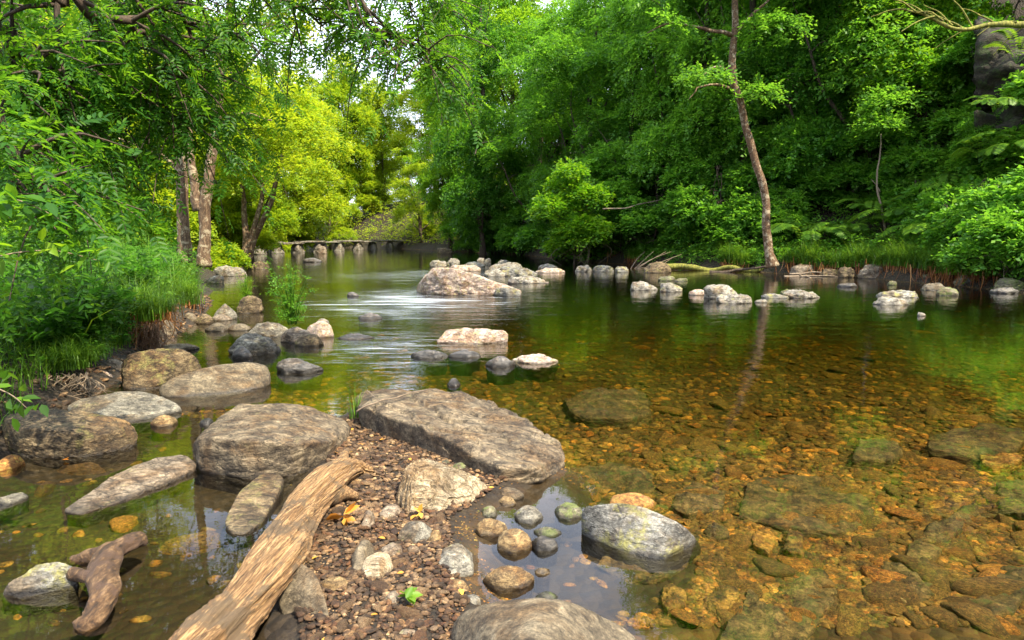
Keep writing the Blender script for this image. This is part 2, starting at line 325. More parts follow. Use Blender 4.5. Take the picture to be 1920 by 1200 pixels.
def axis(dense0, dense1, step, lo, hi, grow=1.13):
    a = list(np.arange(dense0, dense1, step)); s = step
    while a[-1] < hi: s *= grow; a.append(a[-1] + min(s, 8))
    s = step; b = []; x = dense0
    while x > lo: s *= grow; x -= min(s, 8); b.append(x)
    return np.array(b[::-1] + a)
def build_ground():
    xs = axis(-5, 4, 0.045, -220, 220, 1.035); ys = axis(2.2, 7.5, 0.045, -60, 330, 1.03)
    X, Y = np.meshgrid(xs, ys); n, m = X.shape
    Z = H(X.ravel(), Y.ravel())
    V = np.stack([X.ravel(), Y.ravel(), Z], -1)
    i = np.arange(n - 1)[:, None] * m + np.arange(m - 1)[None]
    F = np.stack([i, i + 1, i + m + 1, i + m], -1).reshape(-1, 4)
    mt, nt = mat_new('ground'); L = nt.links.new
    geo = N(nt, 'ShaderNodeNewGeometry'); pos = geo.outputs['Position']
    n1 = noise(nt, pos, 2.2, 8, 0.7); n2 = noise(nt, pos, 30, 6, 0.75)
    v1 = N(nt, 'ShaderNodeTexVoronoi'); v1.inputs['Scale'].default_value = 14; L(pos, v1.inputs['Vector'])
    bed = ramp(nt, [(0.3, (0.035, 0.024, 0.01)), (0.5, (0.09, 0.056, 0.02)), (0.7, (0.2, 0.125, 0.045))]); L(n1, bed.inputs[0])
    vr = N(nt, 'ShaderNodeSeparateColor'); L(v1.outputs['Color'], vr.inputs[0])
    vc = ramp(nt, [(0, (0.5, 0.5, 0.4)), (0.5, (1, 0.9, 0.7)), (0.8, (1.6, 1.2, 0.7)), (1, (0.7, 0.8, 0.5))]); L(vr.outputs[0], vc.inputs[0])
    cb = mixc(nt, bed.outputs[0], vc.outputs[0], 0.8, 'MULTIPLY')
    so = ramp(nt, [(0.35, (0.012, 0.008, 0.005)), (0.5, (0.03, 0.02, 0.011)), (0.65, (0.07, 0.05, 0.026))]); L(n2, so.inputs[0])
    sx = N(nt, 'ShaderNodeSeparateXYZ'); L(pos, sx.inputs[0])
    mr = N(nt, 'ShaderNodeMapRange'); mr.inputs[1].default_value = 0.0; mr.inputs[2].default_value = 0.04; L(sx.outputs[2], mr.inputs[0])
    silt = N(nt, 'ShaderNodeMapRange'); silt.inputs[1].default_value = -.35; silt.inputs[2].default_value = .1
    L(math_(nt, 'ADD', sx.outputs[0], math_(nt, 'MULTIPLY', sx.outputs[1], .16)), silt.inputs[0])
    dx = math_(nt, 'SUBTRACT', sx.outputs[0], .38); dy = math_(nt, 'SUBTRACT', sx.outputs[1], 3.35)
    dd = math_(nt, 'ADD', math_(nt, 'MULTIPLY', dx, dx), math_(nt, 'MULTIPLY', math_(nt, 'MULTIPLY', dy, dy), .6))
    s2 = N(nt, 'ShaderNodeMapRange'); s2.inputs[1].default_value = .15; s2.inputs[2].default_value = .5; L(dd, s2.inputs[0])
    cb = mixc(nt, (.035, .022, .01), cb, math_(nt, 'MULTIPLY', silt.outputs[0], s2.outputs[0]))  # dark silt at left; by the bar, darkened to strengthen the sky reflection
    c = mixc(nt, cb, so.outputs[0], mr.outputs[0])
    bs = N(nt, 'ShaderNodeBsdfPrincipled'); L(c, bs.inputs['Base Color']); bs.inputs['Roughness'].default_value = 0.85
    b = N(nt, 'ShaderNodeBump'); b.inputs['Distance'].default_value = 0.03
    L(math_(nt, 'ADD', n2, math_(nt, 'MULTIPLY', v1.outputs['Distance'], -3.0)), b.inputs['Height']); L(b.outputs[0], bs.inputs['Normal'])
    o = N(nt, 'ShaderNodeOutputMaterial'); L(bs.outputs[0], o.inputs[0])
    tag(mk('ground', V, F, mt), kind='structure')
build_ground()

def build_water():
    mt, nt = mat_new('water'); L = nt.links.new
    geo = N(nt, 'ShaderNodeNewGeometry'); pos = geo.outputs['Position']
    sx = N(nt, 'ShaderNodeSeparateXYZ'); L(pos, sx.inputs[0])
    def blob(cx, cy, rx, ry, p=1.0):
        a = math_(nt, 'DIVIDE', math_(nt, 'SUBTRACT', sx.outputs[0], cx), rx); b = math_(nt, 'DIVIDE', math_(nt, 'SUBTRACT', sx.outputs[1], cy), ry)
        d = math_(nt, 'ADD', math_(nt, 'MULTIPLY', a, a), math_(nt, 'MULTIPLY', b, b))
        return math_(nt, 'MULTIPLY', math_(nt, 'EXPONENT', math_(nt, 'MULTIPLY', d, -1.0)), p)
    rap = math_(nt, 'MAXIMUM', math_(nt, 'MAXIMUM', blob(-2.2, 15.5, 2.6, 4.0), blob(-1.6, 9.3, 1.6, 1.6, 0.6)), blob(-3.5, 25, 4, 4.5, 0.7))
    # riffle: streaks drawn out along the current
    v = mapping(nt, pos, (0.9, 2.6, 1), (0, 0, 0.18))
    n1 = noise(nt, v, 1.6, 4, 0.55, 0.8)
    n2 = noise(nt, mapping(nt, pos, (1.0, 1.5, 1), (0, 0, 0.2)), 1.1, 2, 0.5)
    n3 = noise(nt, mapping(nt, pos, (1.0, 2.0, 1)), 5.0, 3, 0.6, 0.3)
    calm = N(nt, 'ShaderNodeMapRange'); calm.inputs[1].default_value = 4.0; calm.inputs[2].default_value = 10.0; L(sx.outputs[1], calm.inputs[0])
    calm.inputs[3].default_value = 0.12; calm.inputs[4].default_value = 1.0
    hh = math_(nt, 'ADD', math_(nt, 'MULTIPLY', math_(nt, 'MULTIPLY', n1, rap), 0.035),
               math_(nt, 'MULTIPLY', calm.outputs[0], math_(nt, 'ADD', math_(nt, 'MULTIPLY', n2, 0.010), math_(nt, 'MULTIPLY', n3, 0.0026))))
    bp = N(nt, 'ShaderNodeBump'); bp.inputs['Distance'].default_value = 1.0; bp.inputs['Strength'].default_value = 1.0
    L(hh, bp.inputs['Height'])
    fr = N(nt, 'ShaderNodeFresnel'); fr.inputs['IOR'].default_value = 1.45; L(bp.outputs[0], fr.inputs['Normal'])
    tr = N(nt, 'ShaderNodeBsdfTransparent'); tr.inputs[0].default_value = (0.97, 0.95, 0.88, 1)
    gl = N(nt, 'ShaderNodeBsdfGlossy'); gl.inputs['Color'].default_value = (1, 1, 1, 1)
    L(bp.outputs[0], gl.inputs['Normal'])
    L(math_(nt, 'ADD', math_(nt, 'MULTIPLY', calm.outputs[0], 0.05), math_(nt, 'MULTIPLY', rap, 0.12)), gl.inputs['Roughness'])
    mx = N(nt, 'ShaderNodeMixShader'); L(fr.outputs[0], mx.inputs[0]); L(tr.outputs[0], mx.inputs[1]); L(gl.outputs[0], mx.inputs[2])
    # foam streaks where the current breaks
    nf = noise(nt, mapping(nt, pos, (0.45, 4.0, 1), (0, 0, 0.1)), 1.5, 5, 0.6, 0.6)
    foam = math_(nt, 'MULTIPLY', math_(nt, 'SUBTRACT', math_(nt, 'ADD', nf, math_(nt, 'MULTIPLY', rap, 0.18)), 0.66), 6.0, True)
    foam = math_(nt, 'MULTIPLY', foam, math_(nt, 'MULTIPLY', rap, 1.3, True), True)
    df = N(nt, 'ShaderNodeBsdfDiffuse'); df.inputs[0].default_value = (0.7, 0.78, 0.85, 1)
    m2 = N(nt, 'ShaderNodeMixShader'); L(math_(nt, 'MULTIPLY', foam, 0.7), m2.inputs[0]); L(mx.outputs[0], m2.inputs[1]); L(df.outputs[0], m2.inputs[2])
    va = N(nt, 'ShaderNodeVolumeAbsorption'); va.inputs['Color'].default_value = (0.66, 0.64, 0.14, 1); va.inputs['Density'].default_value = 2.1
    o = N(nt, 'ShaderNodeOutputMaterial'); L(m2.outputs[0], o.inputs[0]); L(va.outputs[0], o.inputs[1])
    x0, x1, y0, y1, z0 = -75, 30, -20, 100, -3
    V = [(x0, y0, z0), (x1, y0, z0), (x1, y1, z0), (x0, y1, z0), (x0, y0, 0), (x1, y0, 0), (x1, y1, 0), (x0, y1, 0)]
    F = [(0, 3, 2, 1), (4, 5, 6, 7), (0, 1, 5, 4), (1, 2, 6, 5), (2, 3, 7, 6), (3, 0, 4, 7)]
    o = mk('river_water', V, np.array(F), mt); o.data.polygons.foreach_set('use_smooth', np.zeros(6, dtype=bool)); o.data.update(); tag(o, kind='structure')
build_water()

# ------------------------------------------------------------------ rocks
_ico = {}
def ico(sub):
    if sub not in _ico:
        bm = bmesh.new(); bmesh.ops.create_icosphere(bm, subdivisions=sub, radius=1)
        _ico[sub] = (np.array([v.co[:] for v in bm.verts]), np.array([[v.index for v in f.verts] for f in bm.faces])); bm.free()
    return _ico[sub]
def planes(q, th=.965):
    bm = bmesh.new()
    for p in q: bm.verts.new(p)
    r = bmesh.ops.convex_hull(bm, input=bm.verts[:])
    bm.faces.ensure_lookup_table(); out = []
    for f in bm.faces:
        f.normal_update(); n = np.array(f.normal[:]); c = np.array(f.calc_center_median()[:]); d = n @ c
        if d < 0: n, d = -n, -d
        if d > 1e-4: out.append((*n, d))
    bm.free(); out.sort(key=lambda r: r[3]); keep = []
    for r in out:
        if not any(r[0] * k[0] + r[1] * k[1] + r[2] * k[2] > th for k in keep): keep.append(r)
    return np.array(keep)
def hull_rock(pts, sub=5, p=12, amp=0.03, seed=0, fs=2.2, strata=0.0, sdir=(0.1, 0.2, 1), sfreq=9, th=.965):
    pts = np.asarray(pts, float); lo, hi = pts.min(0), pts.max(0); c = (lo + hi) / 2 * 0.5 + pts.mean(0) * 0.5; s = (hi - lo) / 2
    pl = planes((pts - c) / s, th)
    D, F = ico(sub)
    a = np.maximum(D @ pl[:, :3].T / pl[:, 3], 0)
    p = p * 1.9; mx = a.max(1, keepdims=True); r = 1 / (mx[:, 0] * ((a / mx) ** p).sum(1) ** (1 / p))
    V = D * r[:, None] * s
    size = float(np.sort(s)[1]); nn = V / (np.linalg.norm(V / s, axis=1)[:, None] * s) ; nn = nn / s; nn /= np.linalg.norm(nn, axis=1)[:, None]
    Q = V / size
    d = amp * size * (fbm(Q * fs, 5, seed) + 0.9 * np.abs(fbm(Q * (fs * 1.6, fs * 1.6, fs * 2.6) + 7, 4, seed + 5)))
    if strata:
        ax = np.array(sdir, float); ax /= np.linalg.norm(ax)
        t = (Q @ ax) * sfreq + 1.1 * fbm(Q * 1.6, 3, seed + 9)
        w = t - np.floor(t); d = d + strata * size * (w ** 0.5 - 0.5) * (0.5 + 0.5 * vn(Q * 2, seed + 2))
    V = V + nn * d[:, None] + c
    vlo, vhi = V.min(0), V.max(0)
    return lo + (V - vlo) / (vhi - vlo) * (hi - lo), F
COPY_N = [0]
def put_rock(name, V, F, mat, label, cat='rock', group=None):
    c = V.mean(0); loc = (c[0], c[1], V[:, 2].min())
    o = mk(name, V, F, M[mat], loc=loc); tag(o, label, cat, group); return o
def krock(name, spec, mat, label, drop=-0.25, dropin=0.08, cat='rock', group=None, **kw):
    """spec: (px, py, z) corners; hidden lower corners are the same points let down into the water."""
    pts = np.array([P(a, b, z) for a, b, z in spec]); c = pts.mean(0)
    low = pts.copy(); low[:, 2] = max(drop, float(H(pts[:, 0], pts[:, 1]).min()) - .06); low[:, :2] = c[:2] + (low[:, :2] - c[:2]) * (1 - dropin)
    # keep the dropped points behind the visible outline
    V, F = hull_rock(np.concatenate([pts, low]), th=.988, **kw)
    return put_rock(name, V, F, mat, label, cat, group)

def brock(box, mat, label, name='river_rock', zb=0.0, dr=0.7, top=0.55, peak=0.0, seed=None, amp=0.075, p=12, group='rocks in and beside the river', cat='rock', strata=0.0, under=0.25, sub=None):
    x0, y0, x1, y1 = box
    seed = int(x0 * 7 + y0 * 13) if seed is None else seed
    r = np.random.default_rng(seed)
    if y1 < 600 and x1 - x0 < 100: amp = max(amp, .12); top = max(top, .8); peak = peak or r.uniform(-.3, .3)
    F0 = P((x0 + x1) / 2, y1, zb); Yf = F0[1]
    k = 1.0
    for _ in range(16):
        D = dr * k * (x1 - x0) / FPX * Yf; Yc = Yf + D / 2
        h = PY((x0 + x1) / 2, y0, Yc + 0.1 * D)[2] - zb
        W = PY(x1, y1, Yc)[0] - PY(x0, y1, Yc)[0]
        if h > .42 * W and y1 > 700 and k < 2.2: k *= 1.12; continue
        if h >= 0.16 * W * min(1, dr) or k < 0.3: break
        k *= 0.85
    h = max(h, 0.02)
    XL, XR = PY(x0, y1, Yc)[0], PY(x1, y1, Yc)[0]; cx = (XL + XR) / 2
    pts = []
    n = 6 if (x1 - x0) < 110 else 8; ph = r.random() * 6
    for ring, (zf, rf) in enumerate(((-1, 0.95), (0.15, 1.0), (0.6, (1 + top) / 2 * 0.97), (1.0, top * 0.8))):
        for i in range(n):
            a = ph + 2 * PI * (i + 0.35 * r.random()) / n
            z = zb - under * max(1, h) if zf < 0 else zb + h * (zf - (0.0 if zf < 0.9 else 0.22 * r.random()))
            rr = rf * (1 - 0.18 * r.random())
            pts.append((math.cos(a) * rr + (peak * max(zf, 0)), math.sin(a) * rr, z))
    pts.append((peak, 0.1, zb + h)); pts = np.array(pts)
    lo, hi = pts[:, 0].min(), pts[:, 0].max()
    pts[:, 0] = XL + (pts[:, 0] - lo) / (hi - lo) * (XR - XL)
    lo, hi = pts[:, 1].min(), pts[:, 1].max()
    pts[:, 1] = Yf + (pts[:, 1] - lo) / (hi - lo) * D
    bed = H(pts[:, 0], pts[:, 1]).min() - .04; pts[:n, 2] = max(bed, zb - .4)
    pts[:n, 0] = XL + (XR - XL) / 2 + (pts[:n, 0] - (XL + XR) / 2) * .85
    if sub is None: sub = 5 if (x1 - x0) > 70 else 4
    if XR - XL < .45: amp *= .5; mat = small_mat(mat)
    V, F = hull_rock(pts, sub=sub, p=p, amp=amp, seed=seed % 97, strata=strata)
    return put_rock(name, V, F, mat, label, cat, group)

G = 'rocks in and beside the river'
krock('boulder', [(665, 746, .16), (671, 783, .03), (690, 731, .27), (758, 725, .27), (833, 729, .24), (917, 748, .2), (962, 779, .17), (1054, 833, .1), (1060, 860, .04), (1055, 895, -.03),
      (1025, 910, -.02), (954, 918, -.02), (925, 905, .0), (887, 880, .03), (825, 856, .04), (767, 838, .04), (708, 810, .04),
      (672, 764, .22), (733, 768, .28), (779, 790, .245), (837, 806, .22), (892, 838, .19), (935, 878, .13), (1000, 880, .11)],
      'slab', 'large tilted tan slab with a twig on its upper end, beside the stony bar', sub=7, p=26, amp=.035, seed=3, strata=.075, sdir=(-.35, -.5, 1), sfreq=5, dropin=.12, group=G, fs=2.8)
krock('boulder', [(361, 828, .16), (366, 880, -.03), (375, 808, .22), (440, 758, .26), (500, 752, .27), (560, 758, .25), (645, 786, .15), (658, 800, .11), (650, 835, .03), (600, 868, .0), (500, 887, -.03), (400, 890, -.03),
      (366, 824, .22), (385, 815, .255), (450, 824, .255), (540, 832, .22), (615, 828, .16)], 'slab', 'blocky brown boulder with a flat top at the upper end of the driftwood', sub=7, p=40, amp=.025, seed=5, strata=.03, sdir=(0, .1, 1), sfreq=6, group=G)
krock('boulder', [(4, 815, .1), (5, 778, .2), (60, 765, .24), (150, 770, .22), (235, 785, .18), (254, 800, .12), (256, 822, .05), (240, 845, -.02), (170, 860, -.02), (100, 868, -.03), (30, 865, -.03), (8, 845, .0), (20, 800, .2), (120, 806, .2), (230, 808, .13)],
      'brown', 'dark brown pitted boulder at the left edge under the leafy sprig', sub=7, p=16, amp=.04, seed=8, strata=.03, sfreq=5, group=G)
krock('flat_rock', [(128, 762, .05), (150, 748, .1), (230, 733, .14), (275, 735, .13), (318, 750, .08), (341, 766, .03), (335, 774, .0), (250, 794, -.01), (235, 793, .0), (140, 780, .02)],
      'grey', 'grey wedge shaped slab between the brown boulder and the bank', sub=6, p=18, amp=.025, seed=11, strata=.02, group=G)
krock('long_rock', [(299, 725, .07), (305, 745, .0), (330, 705, .15), (400, 687, .2), (470, 678, .22), (502, 686, .17), (509, 705, .08), (500, 722, .02), (430, 742, -.02), (345, 751, -.03)],
      'smooth', 'long smooth rounded boulder lying lengthwise in the quiet water', sub=6, p=7, amp=.02, seed=13, group=G)
krock('boulder', [(228, 690, .15), (232, 730, .0), (245, 665, .3), (290, 653, .36), (350, 655, .34), (372, 670, .25), (380, 690, .12), (365, 705, .05), (310, 725, -.02), (270, 738, -.03)],
      'brown', 'rounded mossy brown boulder against the grassy bank', sub=6, p=8, amp=.04, seed=17, group=G)
krock('boulder', [(781, 540, .1), (786, 550, -.03), (795, 520, .42), (812, 505, .62), (842, 502, .68), (880, 512, .55), (920, 530, .3), (950, 541, .16), (978, 549, .04), (970, 552, -.03), (900, 556, -.03), (830, 552, -.03)],
      'pink', 'largest mid stream boulder, pale and pitted, sloping down to the right', sub=6, p=9, amp=.05, seed=21, drop=-.4, group=G)
krock('rock', [(819, 640, .02), (830, 646, -.02), (838, 619, .15), (870, 614, .2), (940, 618, .18), (953, 625, .13), (953, 645, -.02), (880, 650, -.03)],
      'pink', 'purplish flat topped rock alone below the rapids', sub=6, p=16, amp=.05, seed=23, strata=.04, group=G)
krock('boulder', [(845, 1175, .08), (850, 1230, -.03), (875, 1148, .15), (930, 1128, .2), (1000, 1121, .23), (1060, 1128, .22), (1120, 1150, .15), (1180, 1188, .05), (1225, 1240, -.03), (1200, 1330, -.03), (870, 1330, -.03), (1000, 1220, .27)],
      'smooth', 'smooth round grey boulder cut by the lower edge of the photo', sub=7, p=7, amp=.014, seed=27, group=G)
krock('rock', [(1090, 962, .1), (1093, 985, .03), (1105, 948, .15), (1165, 944, .17), (1205, 953, .16), (1250, 973, .14), (1288, 993, .1), (1285, 1008, .04), (1230, 1056, -.01), (1180, 1048, -.02), (1112, 1020, -.02), (1330, 1050, -.2), (1310, 1100, -.25)],
      'lich', 'grey rock with yellow lichen on its right end, standing in clear shallows', sub=6, p=14, amp=.018, seed=29, group=G)
krock('rock', [(762, 868, .2), (790, 857, .22), (850, 882, .2), (905, 905, .1), (918, 925, .02), (895, 955, -.02), (830, 990, -.02), (765, 975, .02), (742, 945, .06), (745, 915, .12), (800, 880, .24), (770, 900, .2)],
      'striated', 'pale ribbed rock like an old stump on the stony bar', sub=7, p=14, amp=.025, seed=31, strata=.17, sdir=(.75, -.6, .15), sfreq=6.5, group=G)
krock('flat_rock', [(118, 956, .015), (150, 930, .035), (230, 880, .06), (300, 855, .075), (345, 852, .075), (368, 868, .05), (362, 885, .01), (310, 905, .01), (240, 935, .008), (150, 962, .008)],
      'tan', 'long flat plank like slab pointing down left in the dark pool', sub=6, p=14, amp=.03, seed=33, drop=-.12, group=G)
krock('flat_rock', [(421, 975, .035), (450, 920, .05), (490, 888, .06), (515, 885, .06), (532, 897, .05), (522, 925, .03), (492, 975, .025), (462, 998, .015), (432, 996, .015)],
      'brown', 'small flat oval slab between the blocky boulder and the driftwood', sub=6, p=12, amp=.02, seed=35, drop=-.12, group=G)
krock('flat_rock', [(-30, 950, .02), (-10, 935, .04), (40, 922, .03), (54, 930, .01), (40, 942, -.01), (0, 960, -.02), (-30, 975, -.02)],
      'grey', 'narrow grey slab cut off by the left edge of the photo', sub=5, p=12, amp=.03, seed=36, drop=-.12, group=G)
krock('rock', [(520, 1130, .05), (528, 1080, .12), (560, 1055, .16), (590, 1075, .15), (612, 1130, .1), (622, 1185, .02), (600, 1215, -.02), (545, 1190, -.02), (522, 1160, -.01)],
      'smooth', 'smooth grey stone wedged under the right side of the driftwood', sub=6, p=8, amp=.02, seed=38, group=G)
krock('rock', [(4, 1118, -.01), (20, 1090, .05), (70, 1060, .09), (110, 1052, .1), (145, 1065, .07), (148, 1090, .02), (100, 1115, -.02), (40, 1130, -.02)],
      'lich', 'yellow lichened stone touching the short forked log', sub=6, p=10, amp=.05, seed=40, group=G)

